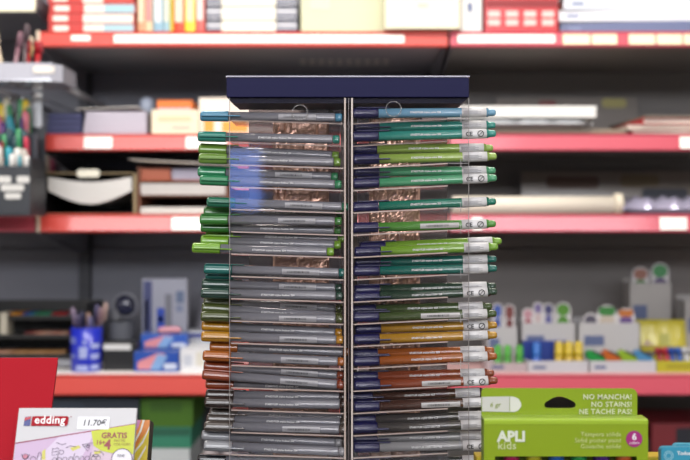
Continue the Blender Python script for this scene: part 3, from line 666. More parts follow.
# lower pen rack
Yr = 2.17; xa, xb = X(-60, Yr), X(30, Yr)
z_b, z_m = S3-.003, Z(166, Yr)
ARM = 1
t = thing('pen_rack', 'dark pocketed pen rack with white labels at the left edge', 'rack', ((xa+xb)/2, Yr+.08, z_b))
mb = MB().box(xa, xb, Yr, Yr+.004, z_b+.005, z_m).box(xa, xb, Yr+.11, Yr+.114, z_b, z_m+.10).box(xa, xb, Yr, Yr+.11, z_b, z_b+.004).box(xb-.004, xb, Yr+.004, Yr+.11, z_b+.004, z_m+.02).box(xa, xa+.004, Yr+.004, Yr+.11, z_b+.004, z_m)
mb.build('rack_body', mat('2b2d33', .45), t)
for xx in (xa+.06, xb-.07): MB().box(xx, xx+.01, Yr+.11, BY, z_m-.02, z_m-.008).build('support_arm', steel_u, t)
MB().box(xa+.004, xb-.004, Yr+.062, Yr+.066, z_b+.004, z_m+.08).build('divider', mat('3a3c44', .4), t)
for a, b, c, d in ((-3, 11, 176, 183), (17, 29.5, 176, 183), (1, 24, 184.5, 191), (5, 21, 193, 199)):
    MB().prism(rrect(X(a, Yr), X(b, Yr), Z(d, Yr), Z(c, Yr), .004), Yr-.0012, Yr-.0002).build('price_label', mat('cfccc8', .4), t)
# ball ended hook rods (shiny)
for i, (px, py) in enumerate(((-2, 92), (18, 96), (37, 92))):
    pass
cols = [('d8d4d0', 'white'), ('c0304a', 'raspberry'), ('2a90a0', 'turquoise'), ('e0c030', 'yellow'), ('6a3a80', 'violet'), ('3a70a0', 'blue'), ('b8b0a8', 'grey'), ('204048', 'petrol'), ('d07080', 'pink'), ('3c8a5a', 'green'), ('28262c', 'black'), ('c8c0a8', 'cream')]
rowname = ['front row', 'second row', 'third row', 'back row']
posn = ['far left', 'one in from the far left', 'left', 'left of centre', 'centre', 'right of centre', 'right', 'far right']
k = 0
for row in range(4):
    for i in range(8):
        hx, cn = cols[(k*5+row*3+i*i) % 12]; k += 1
        px = -3 + i*4.5 + (row % 2)*2
        px = min(px, 27.5)
        Yp = Yr+.015+.02*row + (.018 if row > 1 else 0)
        zz0 = z_b+.006 if row < 2 else z_b+.006
        py = [152, 134, 117, 101][row] + ((i*7+row*5) % 13) - 6
        L = Z(py, Yp)-zz0
        
        upright_pen('%s topped upright pen in the left rack, %s, %s' % (cn, rowname[row], posn[i]), X(px, Yp), Yp, zz0, L, ['8a9aa8', 'b8c0c8', '5c6670'][i % 3], hx, random.uniform(-3, 3), 'pens in the left rack', r=.0062)
# hanging blister packs behind
for i, (px, w, y0, y1, hx, ct, lab) in enumerate(((3, 13, 99, 150, '6f8c9c', 'd8c8a8', 'blue grey blister pack hanging at the far left'), (15, 10, 97, 140, '90949c', '38383e', 'grey blister pack hanging second from the left'), (27, 9, 97, 138, 'a8c0cc', 'e6e6ea', 'pale blister pack hanging third from the left'), (37.5, 9, 93, 134, 'e8eaf0', 'f0f2f8', 'white blister pack hanging nearest the navy notebooks'))):
    Yp = Yr+.14+.003*i
    t = thing('blister_pack', lab, 'blister pack', (X(px, Yp), Yp, Z(y1, Yp)), 'blister packs on hooks')
    hh = Z(y0, Yp)-Z(y1, Yp); ww = w*Yp/F/2
    MB().prism(rrect(-ww, ww, 0, hh, .004), 0, .0008).build('backing_card', mat(hx, .4, coat=.4), t, local=True)
    mb = MB().box(-ww*.7, ww*.7, -.009, -.0002, hh*.1, hh*.62, .003).build('blister', mat(ct, .12, coat=1), t, local=True)
    MB().tube([(0, -.03, hh-.008), (0, BY-Yp, hh-.008)], .0018).lathe([(.002, -.034), (.005, -.031), (.002, -.028)], (0, 0, hh-.008), 10, 'Y').build('hook', mat('d0d0d4', .15, metal=1), t, local=True)
# boxes at the left of the third shelf of middle bay: coloured caps
for i, (px, hx, cn) in enumerate(((42, '7c8078', 'grey green'), (47, 'a09080', 'beige'), (52.5, '8a2a4a', 'magenta'), (57, '3a2530', 'plum'))):
    upright_pen('%s marker standing in the gap left of the black letter tray top' % cn, X(px, LY+.36), LY+.36, S3+.0005, Z(153+i, LY+.36)-S3, '2b2b30', hx, 0, 'markers behind the letter tray', r=.006, cat='marker')

ALB = 0.75
# ================================================================= COUNTER
CT = 1.0
t = thing('shop_counter', 'dark shop counter carrying the pen rack and packs', 'counter', (0, 1.0, 0))
MB().box(-1.1, 1.1, .62, 1.34, CT-.035, CT, .003).build('counter_top', mat('3c3836', .35, bump=.05), t)
MB().box(-1.08, 1.08, .66, 1.30, 0, CT-.0352).build('counter_body', mat('5b5652', .5), t)

# ================================================================= THE PEN RACK
FY = 1.07
rack = thing('pen_display_rack', 'clear acrylic pen rack with navy header, standing on the counter', 'pen rack', (X(348, FY), FY+.035, CT))
acr = clear('fefdfd', rough=.04, diff=.001)
acr_back = clear('c4c0c4', rough=.1, diff=.25, diffcol='c8c0c0')
acr_edge = mat('b5a49c', .25, coat=.6)
D0, D1 = FY+.0016, FY+.062
ztop = Z(97.5, FY); zbot = CT+.012
navy = mat('14133c', .6, spec=.15)
# header: boxy cap with chamfered underside and a clear lid
xl, xr = X(226.5, FY-.002), X(469, FY-.002)
hd = MB().box(xl, xr, FY-.002, D1+.002, ztop+.0002, Z(77.5, FY-.002), .0008).build('header_board', navy, rack)
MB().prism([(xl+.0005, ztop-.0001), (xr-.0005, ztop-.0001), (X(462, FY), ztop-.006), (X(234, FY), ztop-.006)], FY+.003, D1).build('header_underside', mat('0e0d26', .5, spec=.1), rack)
MB().box(xl-.0008, xr+.0008, FY-.003, D1+.003, Z(77.5, FY-.002)+.0002, Z(77.5, FY-.002)+.002, .0005).build('header_lid', mat('a7a5b4', .2, coat=1), rack)
# foot
MB().prismz([(X(215, FY), FY-.01), (X(481, FY), FY-.01), (X(481, FY), D1+.03), (X(215, FY), D1+.03)], CT, CT+.012).build('foot', navy, rack)
# front panes
MB().box(X(229.5, FY), X(345, FY), FY, FY+.0014, zbot, ztop-.0005).build('front_pane', acr, rack)
MB().box(X(352, FY), X(469, FY), FY, FY+.0014, zbot, ztop-.0005).build('front_pane', acr, rack)
# polished pane edges
for px in (229.6, 468.8):
    MB().box(X(px, FY)-.0003, X(px, FY)+.0003, FY-.0003, FY+.0017, zbot, ztop-.0006).build('pane_edge', mat('8f8784', .3, coat=.3), rack)
for px, w, c in ((345.0, .0020, 'b8a69c'), (352.0, .0020, 'c6b8b0'), (348.6, .0009, '6d6060')):
    MB().box(X(px, FY)-w/2, X(px, FY)+w/2, FY+.0016, D1-.004, zbot, ztop-.0006).box(X(px, FY)-w/2, X(px, FY)+w/2, FY-.0006, FY+.0016, zbot, ztop-.0006).build('divider_wall', mat(c, .18, coat=1), rack)
# frosted back panels
MB().box(X(340.5, D1), X(357.5, D1), D1-.001, D1+.001, zbot, ztop-.001).build('centre_spine', mat('857872', .3, coat=.4), rack)
MB().box(X(249, D1), X(340, D1), D1-.002, D1, zbot, ztop-.001).build('back_panel', acr_back, rack)
MB().box(X(358, D1), X(447, D1), D1-.002, D1, zbot, ztop-.001).build('back_panel', acr_back, rack)
# crumpled copper foil liners
copper = mat('f6c8b2', .26, metal=.7)
def foil(px0, px1, seed):
    rnd = random.Random(seed); nx, nz = 26, 190
    Yb = D1-.0065
    hs = [[rnd.random() for _ in range(nz+1)] for _ in range(nx+1)]
    hs2 = [[rnd.random() for _ in range(nz//4+3)] for _ in range(nx//3+3)]
    x0, x1, z1, z0 = X(px0, Yb), X(px1, Yb), Z(118, Yb), CT+.03
    def fn(u, v):
        i, j = round(u*nx), round(v*nz); a = hs[i][j]
        b = hs2[i//3][j//4]*(1-(j % 4)/4) + hs2[i//3][j//4+1]*(j % 4)/4
        return Vector((x0+(x1-x0)*u, Yb-.001*a-.0045*b*(1 if 0 < i < nx else 0), z0+(z1-z0)*v))
    MB().grid(fn, nx, nz, smooth=False).build('foil_liner', copper, rack)['label'] = 'crumpled copper foil liner'
foil(273, 329, 1); foil(369, 420, 2)
# shelves: one per compartment, sloping down to the middle
sy = [122.8 + 22.32*k for k in range(17)]
def shelf_part(xa, za, xb, zb, ya, yb):
    mb = MB(); th = .0017
    mb.prism([(xa, za), (xb, zb), (xb, zb-th), (xa, za-th)], ya, yb)
    mb.mats(1).prism([(xa, za+.0001), (xb, zb+.0001), (xb, zb-th*.8), (xa, za-th*.8)], ya-.0006, ya-.0001)
    mb.build('compartment_shelf', [acr, acr_edge], rack)
for k, s in enumerate(sy):
    if Z(s, FY) < CT+.02: break
    shelf_part(X(231, FY), Z(s-3.2, FY), X(343.5, FY), Z(s+.4, FY), FY+.002, D1-.008)
    shelf_part(X(353.3, FY), Z(s+.4, FY), X(448, FY), Z(s-4.6, FY), FY+.002, D1-.008)
# small end stops on the right edge of the right shelves
for k, s in enumerate(sy[:15]):
    if k in (0, 2, 4, 5, 7, 9, 11):
        MB().box(X(461, FY)-.0004, X(461, FY)+.0004, FY+.0018, FY+.0022, Z(s-.5, FY), Z(s-9, FY)).box(X(449, FY), X(468, FY), FY+.0018, FY+.0022, Z(s-4.2, FY)-.0004, Z(s-4.2, FY)+.0004).build('end_stop', clear('e0dcdc', rough=.1, diff=.3), rack)
# thumb rings moulded at the top
for px, py in ((300, 112.5), (393.5, 109)):
    c = P(px, py, FY-.0004); mb = MB(); r1 = .0085; n = 28
    mb.rings([[(c.x+(r1+.0005*math.cos(2*PI*j/6))*math.cos(2*PI*i/n), c.y+.0005*math.sin(2*PI*j/6), c.z+(r1+.0005*math.cos(2*PI*j/6))*math.sin(2*PI*i/n)) for j in range(6)] for i in range(n+1)], caps=False)
    mb.build('moulded_ring', clear('d8d4d4', rough=.1, diff=.14), rack)
# upright clear posts behind the top compartment
for px, c in ((331, '6b6658'), (363, '7d7850'), (420, '54525a')):
    MB().box(X(px, D1)-.0025, X(px, D1)+.0025, D1-.0045, D1-.0025, Z(120, D1), ztop-.007).build('back_post', mat(c, .3, coat=.5), rack)

ALB = .56
# ---------------------------------------------------------------- pens
def tri_ring(x, r, n=24):
    out = []
    for i in range(n):
        a = 2*PI*i/n; rr = r*(1+.055*math.cos(3*a)-.02)
        out.append((x, rr*math.sin(a), rr*math.cos(a)))
    return out
def sweep(mb, prof): mb.rings([tri_ring(x, r) for x, r in prof]); return mb
PR = .0054     # barrel radius
cache = {}
def pmesh(key, fn, m):
    kk = (key, m.name)
    if kk not in cache:
        o = fn().build(key, m, None, local=True); cache[kk] = o.data; bpy.data.objects.remove(o)
    return cache[kk]
def part(name, key, fn, m, parent):
    o = bpy.data.objects.new(name, pmesh(key, fn, m)); COL.objects.link(o); o.parent = parent; return o
grey_barrel = mat('84848c', .2, coat=.6)
print_w = mat('ffffff', .5)
lab_w = mat('eeeaea', .4); lab_c = mat('a9a8ac', .3)
bar_m = mat('202022', .5)
def txtmesh(s, size, m):
    kk = ('txt', s, size, m.name)
    if kk not in cache: cache[kk] = text_mesh(s, size, bold=True, ext=.00005); cache[kk].materials.append(m)
    return cache[kk]
def addtxt(name, s, size, m, parent, loc, rx=0):
    o = bpy.data.objects.new(name, txtmesh(s, size, m)); COL.objects.link(o); o.parent = parent; o.location = loc; o.rotation_euler.x = rx; return o
def barcode():
    mb = MB(); rnd = random.Random(4); x = .0
    while x < .024:
        w = rnd.choice([.0003, .0005, .0009]); mb.box(x, x+w, -.00022, 0, -.0012, .0012); x += w+rnd.choice([.0004, .0006, .0009])
    return mb
def lab_patch(x0, x1, r, a0=-32, a1=32):
    """curved sticker on the front of the barrel"""
    mb = MB()
    f = lambda u, v: (lambda a, x: Vector((x, -r*math.cos(a), r*math.sin(a))))(R(a0+(a1-a0)*v), x0+(x1-x0)*u)
    return mb.grid(f, 2, 8)
ORD = ['topmost', 'second', 'third', 'fourth', 'fifth', 'sixth', 'seventh', 'eighth', 'ninth', 'tenth', 'eleventh', 'twelfth', 'thirteenth', 'fourteenth', 'fifteenth', 'sixteenth', 'lowest']
def left_pen(xl, yl, yr, dep, hexc, label, lab=False, roll=0, txt=True):
    """fineliner: coloured cap at the left end, grey barrel, coloured plug at the right"""
    L = .1595; Yp = FY+.0080+.0122*dep
    a = P(xl, yl, Yp); b = P(xl+L*F/Yp, yr, Yp)
    ang = math.atan2(b.z-a.z, b.x-a.x)
    t = thing('fineliner_pen', label, 'pen', a, 'fineliners in the left side of the rack', (0, -ang, 0))
    cm = mat(hexc, .25, coat=.5)
    cap = part('cap', 'capL', lambda: sweep(MB(), [(0, PR*.75), (.0008, PR*1.04), (.003, PR*1.12), (.031, PR*1.13), (.0318, PR*1.05)]), cm, t)
    part('clip', 'clipL', lambda: MB().prismx(rrect(-.0018, .0018, 0, .0013, .0005, 2), .002, .0455), cm, cap).location = (0, -PR*.55, PR*1.0) if roll == 0 else (0, -PR*1.28, -.0006)
    part('barrel', 'barL', lambda: sweep(MB(), [(.0322, PR*.98), (.15, PR*.98), (.1515, PR*.94)]), grey_barrel, t)
    part('end_plug', 'plugL', lambda: sweep(MB(), [(.1518, PR*.93), (.1575, PR*.93), (.159, PR*.85), (.1595, PR*.5)]), cm, t)
    if lab:
        s = part('barcode_label', 'labL', lambda: lab_patch(.088, .13, PR*1.09), lab_c, t)
        part('barcode', 'bcode', barcode, bar_m, s).location = (.094, -PR*1.1, 0)
    elif txt:
        addtxt('barrel_print', 'STAEDTLER triplus fineliner 334', .0028, print_w, t, (.068, -PR*1.04, -.0008))
    return t
def right_pen(xr, yl, yr, dep, hexc, label, lab=False, ce=False, clipf=False):
    """felt pen: navy cap at the left end, coloured barrel, white wrap label and coloured end"""
    L = .1585; Yp = FY+.0080+.0122*dep
    b = P(xr, yr, Yp); a = P(xr-L*F/Yp, yl, Yp)
    ang = math.atan2(b.z-a.z, b.x-a.x)
    a = b - Vector((math.cos(ang), 0, math.sin(ang)))*L
    t = thing('felt_pen', label, 'pen', a, 'felt pens in the right side of the rack', (0, -ang, 0))
    cm = mat(hexc, .25, coat=.5); cn = mat('0c0a4c', .35, coat=.1)
    cap = part('cap', 'capR', lambda: sweep(MB(), [(-.0032, PR*.7), (-.0024, PR*1.02), (-.0005, PR*1.13), (.0255, PR*1.13), (.0262, PR*1.04)]), cn, t)
    part('clip', 'clipR', lambda: MB().prismx(rrect(-.0018, .0018, 0, .0013, .0006, 3), .002, .0385), cn, cap).location = (0, -PR*.5, PR*1.02) if not clipf else (0, -PR*1.3, -.0008)
    part('barrel', 'barR', lambda: sweep(MB(), [(.0266, PR*1.02), (.1195, PR*1.02), (.1496, PR*.96)]), cm, t)
    w = part('wrap_label', 'wrapR', lambda: sweep(MB(), [(.1198, PR*1.06), (.1475, PR*1.03)]), lab_w, t)
    w['label'] = 'white printed wrap label'
    part('end_plug', 'plugR', lambda: sweep(MB(), [(.1498, PR*.95), (.1505, PR*.8), (.154, PR*.78), (.157, PR*.72), (.1585, PR*.4)]), cm, t)
    if ce:
        addtxt('ce_mark', 'CE', .0066, bar_m, w, (.1235, -PR*1.1, -.0024))
        part('warning_ring', 'ringR', lambda: MB().lathe([(.0028, 0), (.0028, -.0002), (.0036, -.0002), (.0036, 0)], (0, 0, 0), 20, 'Y', caps=False).box(-.0003, .0003, -.0002, 0, -.0028, .0028, rot=Matrix.Rotation(R(45), 3, 'Y')), bar_m, w).location = (.1405, -PR*1.1, 0)
    else:
        part('fine_print', 'fineR', lambda: [mb := MB()] and [mb.box(.1215, .1215+.02-.004*(i % 2), -.0001, 0, -.0021+.0011*i, -.0017+.0011*i) for i in range(4)] and mb, mat('8c8a90', .5), w).location = (0, -PR*1.09, 0)
    if lab:
        s = part('barcode_label', 'labR', lambda: lab_patch(.073, .1165, PR*1.1, -28, 28), mat('c9c6c4', .35), t)
        part('barcode', 'bcode', barcode, bar_m, s).location = (.080, -PR*1.11, 0)
    else:
        addtxt('barrel_print', 'STAEDTLER triplus color 323', .0028, print_w, t, (.062, -PR*1.08, -.0006))
    return t
names = ['steel blue', 'teal', 'leaf green', 'jade green', 'pine green', 'grass green', 'lime green', 'deep teal', 'bottle green', 'dark olive', 'mustard', 'orange brown', 'rust red', 'dark brown', 'taupe grey', 'light grey', 'black']
lc_ = ['4f8fae', '278878', '72983a', '308c5c', '1f7054', '357c2e', '7aac2c', '176a62', '2c4a3e', '4c5426', 'bd841c', 'b0601c', '8c3a18', '34241f', '544a44', '9a9a9e', '1c1c20']
L = {0: [(200.5, 116.3, 118, 0, 1)], 1: [(198, 136.7, 139.8, 0, 0)], 2: [(199, 149.2, 156.0, 1, 0), (199, 158.6, 162.6, 0, 0)],
     3: [(198, 171.8, 177.0, 1, 1), (200, 180.3, 185.0, 0, 0)], 4: [(207, 202.2, 207.4, 0, 1)],
     5: [(204, 212.3, 213.2, 2, 0), (200, 219.5, 221.6, 0, 1), (201, 227.2, 230.3, 1, 0)],
     6: [(206, 235, 239, 2, 0), (201, 240.6, 245.3, 1, 0), (192.3, 248, 252.2, 0, 0)], 7: [(204, 269, 273.2, 0, 1), (205.5, 274.4, 275.5, 1, 0)],
     8: [(202, 284, 288.2, 1, 1), (201, 293.2, 296.2, 0, 0)], 9: [(204, 301.8, 308.5, 2, 1), (202, 307.5, 317, 1, 0), (201, 316.5, 319.3, 0, 1)],
     10: [(202, 325.6, 333, 1, 0), (201.5, 336.4, 340.2, 0, 1)], 11: [(210, 346.2, 352.5, 1, 0), (203, 355.6, 362, 0, 1)],
     12: [(204, 365.4, 375.5, 1, 1), (202.5, 374.3, 385.3, 0, 1), (206, 383.5, 387, 1, 0)], 13: [(206, 394.5, 397, 1, 0), (205, 402.3, 404.8, 0, 0)],
     14: [(210, 412.6, 417.2, 2, 0), (207, 418.6, 422.6, 1, 0), (204.5, 426.3, 429.6, 0, 1)],
     15: [(202, 435.2, 443, 1, 0), (204, 445.6, 451.8, 0, 0)], 16: [(198, 459.2, 463.5, 1, 0), (203, 468.5, 472.5, 0, 0)]}
def posword(n, i): return {1: 'lying alone', 2: ('upper of two', 'lower of two')[i] if n == 2 else '', 3: ('top of three', 'middle of three', 'bottom of three')[i] if n == 3 else ''}[n]
for k, lst in L.items():
    for i, (xl, yl, yr, dep, lb) in enumerate(lst):
        left_pen(xl, yl, yr, dep, lc_[k], '%s capped grey fineliner, %s in the %s left compartment' % (names[k], posword(len(lst), i), ORD[k]), lab=bool(lb), roll=i % 2 == (len(lst)-1) % 2 and dep == 0)
rc_ = ['76a9c6', '359688', '9cba54', '52a878', '1c7c66', '56963c', '7eac34', '12695e', '2a4434', '46582e', 'bb8a26', 'a6581e', '8e4224', '4c2e24', '4a4644', '9a9a9c', '28282c']
rn = ['sky blue', 'turquoise', 'light lime', 'mint green', 'sea green', 'meadow green', 'apple green', 'dark teal', 'forest green', 'olive', 'golden mustard', 'caramel brown', 'chestnut', 'chocolate brown', 'charcoal', 'silver grey', 'black']
Rr = {0: [(495.7, 113.6, 112.7, 0, 0, 0)], 1: [(495.5, 128, 125.3, 1, 0, 0), (496, 136.9, 133.7, 0, 0, 1)], 2: [(493, 149.8, 148.2, 1, 0, 0), (496.5, 159.8, 156.4, 0, 0, 0)],
      3: [(495.5, 172.6, 170.8, 1, 0, 0), (496.5, 183.8, 178.0, 0, 0, 1)], 4: [(496, 207.4, 201.5, 0, 0, 0)], 5: [(495.8, 228.2, 223.8, 0, 1, 1)],
      6: [(501.5, 247.5, 241.2, 1, 0, 0), (498, 252.3, 246.8, 0, 0, 0)], 7: [(496.5, 262.3, 259.2, 1, 0, 0), (497, 271.2, 268.6, 0, 0, 0)],
      8: [(496, 290.2, 286.2, 1, 0, 0), (497, 297.6, 291.6, 0, 0, 1)], 9: [(492, 309.5, 306.5, 1, 0, 0), (496.5, 317.4, 313.6, 0, 1, 0)],
      10: [(497, 329.2, 325, 1, 0, 1), (497, 339.8, 335, 0, 0, 0)], 11: [(494, 354.2, 350.5, 1, 0, 0), (496.8, 361.5, 356.2, 0, 0, 0)],
      12: [(494, 376.8, 373, 1, 0, 0), (497.5, 385.4, 380.4, 0, 1, 1)], 13: [(489, 397, 392, 1, 0, 0), (497, 406.8, 402, 0, 1, 0)],
      14: [(492, 419.6, 415.5, 1, 0, 0), (495, 428.5, 424, 0, 0, 0)], 15: [(494, 438, 436, 1, 0, 0), (497, 447.6, 445, 0, 0, 1)], 16: [(496, 463, 459.8, 1, 0, 0), (496, 472, 469, 0, 0, 0)]}
for k, lst in Rr.items():
    for i, (xr_, yl, yr, dep, lb, ce) in enumerate(lst):
        right_pen(xr_, yl, yr, dep, rc_[k], '%s felt pen with navy cap, %s in the %s right compartment' % (rn[k], posword(len(lst), i), ORD[k]), lab=bool(lb), ce=bool(ce), clipf=(i+k) % 2 == 1)

ALB = 0.68
# ================================================================= FRONT LEFT: red sheet and marker packs
Yt = 1.02; th = R(25)
h = (Z(357.5, Yt)-CT)/math.cos(th)
t = thing('red_card', 'plain red card sheet leaning back at the left edge', 'card', (X(58, Yt)-.085, Yt-h*math.sin(th), CT), None, (-th, 0, 0))
MB().box(-.085, .085, 0, .0015, 0, h, .0005).build('card_sheet', mat('b01626', .75, bump=.05, bscale=300, spec=.15), t, local=True)
MB().box(-.085, .085, .0017, .003, 0, h-.004).build('card_backing', mat('8c1522', .6), t, local=True)

Yt = .95; th = R(20); h = (Z(408, Yt)-CT)/math.cos(th); k_ = Yt/F
w = 118*k_/2
t = thing('marker_pack', 'white and pink felt marker pack with a red logo and price sticker', 'marker pack', (X(78, Yt), Yt-h*math.sin(th), CT), None, (-th, 0, 0))
MB().box(-w, w, 0, .005, 0, h, .0006).build('carton_body', mat('d6d4d6', .5, spec=.3), t, local=True)
def lx(px): return (px-78)*k_
def lz(py): return h-(py-408)*k_*1.035
def flat(name, pts, m, e=.0006, y0=None, parent=None):
    y0 = -e
    return MB().prism([(lx(a), lz(b)) for a, b in pts], y0, y0+.00018).build(name, m, parent or t, local=True)
flat('printed_panel', [(19.6, 440.8), (136.6, 423), (136.6, 470), (19.6, 470)], mat('cdb0cf', .5), .0003)
flat('printed_panel', [(64, 433), (98, 428), (80, 470), (30, 470)], mat('d9c8de', .5), .0005)
flat('printed_panel', [(100, 429), (136.6, 424), (136.6, 470), (92, 470)], mat('d4bccb', .5), .0005)
flat('diagonal_line', [(19.4, 441.2), (19.4, 442.2), (136.8, 423.8), (136.8, 422.8)], mat('94283c', .5), .0007)
flat('gratis_flag', [(93.5, 430.2), (136.8, 423.6), (136.8, 452), (128, 449), (116, 451), (106, 449), (97, 444)], mat('c4cc20', .5), .0009)
# circle badge
mb = MB().lathe([(9.6*k_, 0), (9.6*k_, .0002)], (lx(126), -.0013, lz(456.5)), 28, 'Y').build('round_badge', mat('e6e2ea', .5), t, local=True)
MB().lathe([(9.6*k_, 0), (9.6*k_, .0002), (10.4*k_, .0002), (10.4*k_, 0)], (lx(126), -.0013, lz(456.5)), 28, 'Y', caps=False).build('badge_rim', mat('6a5078', .5), t, local=True)
# logo: blue square with red corner, red rounded panel
flat('logo_mark', [(26.2, 416.8), (32.4, 416), (32.0, 425.2), (25.8, 425.2)], mat('1e2a80', .4), .0009)
flat('logo_mark', [(26.2, 417.4), (32.4, 416), (32.4, 418.4), (26.2, 420.4)], mat('b81830', .4), .0012)
mb = MB().prism([(lx(a), lz(b)) for a, b in ((33.2, 425.3), (33.6, 416.4), (36, 416), (68.5, 416), (70, 417.3), (69.6, 423.6), (68, 425.3))], -.0011, -.0009).build('logo_panel', mat('ac0820', .6, spec=.2), t, local=True)
text('logo_lettering', 'edding', .0108, mat('ffffff', .4), t, (lx(36.3), -.0013, lz(423.0)), spacing=1.06, off=.00016)
MB().lathe([(.0006, 0), (.0006, .0001)], (lx(72), -.0008, lz(416.5)), 12, 'Y').build('trade_mark', mat('a03040', .4), t, local=True)
MB().prism(rrect(lx(79), lx(111), lz(428.5), lz(416.5), .001), -.001, -.0008).build('price_sticker', mat('eceaee', .35), t, local=True)
text('price_lettering', '11.70€', .0083, mat('0c0c10', .6), t, (lx(84), -.0013, lz(425)), bold=False, shear=.12, off=.00012, spacing=.99)
mr = mat('962a3a', .5)
text('flag_lettering', 'GRATIS', .0076, mr, t, (lx(104), -.0013, lz(436.8)), bold=True)
text('flag_lettering', '16+', .0058, mr, t, (lx(99.3), -.0013, lz(442.7)), bold=True)
text('flag_lettering', '4', .0135, mr, t, (lx(107.5), -.0013, lz(447.3)), bold=True)
text('flag_lettering', 'PASTEL', .0036, mat('a08030', .5), t, (lx(116.8), -.0013, lz(440.3)))
text('flag_lettering', 'COLOURS', .0036, mat('a08030', .5), t, (lx(116.8), -.0013, lz(443.8)))
text('badge_lettering', 'FINE', .0036, mat('3a3a44', .5), t, (lx(121.5), -.0016, lz(454.5)))
# doodles: thin pencil-like strokes
ink = mat('55505e', .6)
mb = MB()
def stroke(pts, r=.00022): mb.tube([(lx(a), -.0012, lz(b)) for a, b in pts], r, 5)
rnd = random.Random(12)
def loop(cx, cy, rx, ry, n=10, a0=0, turns=1.0): return [(cx+rx*math.cos(a0+2*PI*turns*i/n), cy+ry*math.sin(a0+2*PI*turns*i/n)) for i in range(n+1)]
stroke([(86, 443), (96, 441), (92, 449), (86, 443)]); stroke(loop(91.5, 444.3, 1.6, 1.4)); stroke([(88, 445), (93.5, 443)])
stroke(loop(31, 454, 3, 2.4)); stroke([(27, 452), (31, 458), (35, 452)]); stroke(loop(39, 457, 3, 3, 12, .5, 1.4)); stroke(loop(45, 455, 2, 5))
stroke([(57, 447), (63, 446), (63, 452), (57, 453), (57, 447)]); stroke([(58, 450), (62, 449)]); stroke(loop(66, 450, 2.4, 2)); stroke([(60, 441), (66, 443), (70, 442)])
for i, cx_ in enumerate((60, 65, 70, 76, 82, 87, 92, 98, 103)):
    stroke(loop(cx_, 457.5-.25*i, 2.1, 2.6, 10, i, 1.2)); stroke([(cx_+2, 460-.2*i), (cx_+3.2, 452-.3*i)] if i % 3 == 0 else [(cx_+2, 459), (cx_+4, 458)])
for i in range(9): stroke([(30+i*11, 463+rnd.uniform(-1, 1)), (34+i*11, 461), (37+i*11, 465)])
stroke([(70, 446), (74, 444), (80, 445)]); stroke(loop(100, 453, 3, 1.2)); stroke([(98, 449), (106, 450), (108, 453)])
mb.build('doodle_strokes', ink, t, local=True)
for pts in (((74, 446), (82, 443.5), (85, 445.5), (77, 449)), ((47, 449), (50, 447), (51, 457), (47.5, 457)), ((98, 450), (104, 448), (105, 451), (99, 452))):
    flat('doodle_fill', pts, mat('d4cc60', .5), .0008)
flat('doodle_fill', loop(31, 454, 2.6, 2, 10)[:-1], mat('c87890', .5), .0008)

# orange and yellow pack behind
Yt = 1.0; th = R(20); h2 = (Z(420, Yt)-CT)/math.cos(th); k2 = Yt/F
t2 = thing('marker_pack', 'orange and yellow striped pack peeking out behind the white marker pack', 'marker pack', (X(105, Yt), Yt-h2*math.sin(th), CT), None, (-th, 0, 0))
w2 = (150.3-105)*k2
MB().box(-w2, w2, 0, .02, 0, h2, .0006).build('carton_body', mat('4c4438', .5), t2, local=True)
MB().box(-w2+.0004, w2-.0004, -.0004, -.0001, 0, h2).build('printed_panel', mat('e0862c', .45), t2, local=True)
a_ = lambda px: (px-105)*k2
b_ = lambda py: h2-(py-420)*k2*1.035
MB().prism([(a_(150), b_(428)), (a_(150), b_(470)), (a_(133), b_(470)), (a_(137), b_(449)), (a_(143), b_(438))], -.0007, -.0005).build('printed_panel', mat('dcc42c', .45), t2, local=True)
for pts in (((137, 438), (141, 429), (143, 420), (145, 420), (142.4, 431), (137, 442)), ((137, 449.5), (144, 440), (150, 426), (150, 429), (145, 442), (137, 452)), ((137, 464), (143, 453), (148, 444), (148, 447), (144, 455), (139, 464))):
    MB().prism([(a_(p), b_(q)) for p, q in pts], -.0010, -.0008).build('white_stripe', mat('eee8da', .5), t2, local=True)
MB().prism([(a_(137), b_(420.2)), (a_(141), b_(420.2)), (a_(139), b_(427)), (a_(137), b_(431))], -.0010, -.0008).build('printed_panel', mat('c880b0', .5), t2, local=True)

# ================================================================= FRONT RIGHT: green paint pack
Ya = .93; ka = Ya/F
def ax(px): return X(px, Ya)
def az(py): return Z(py, Ya)
green = mat('879f00', .42, coat=.2)
t = thing('paint_stick_pack', 'green hanging pack of six poster paint sticks', 'paint pack', ((ax(484)+ax(648))/2, Ya+.01, CT))
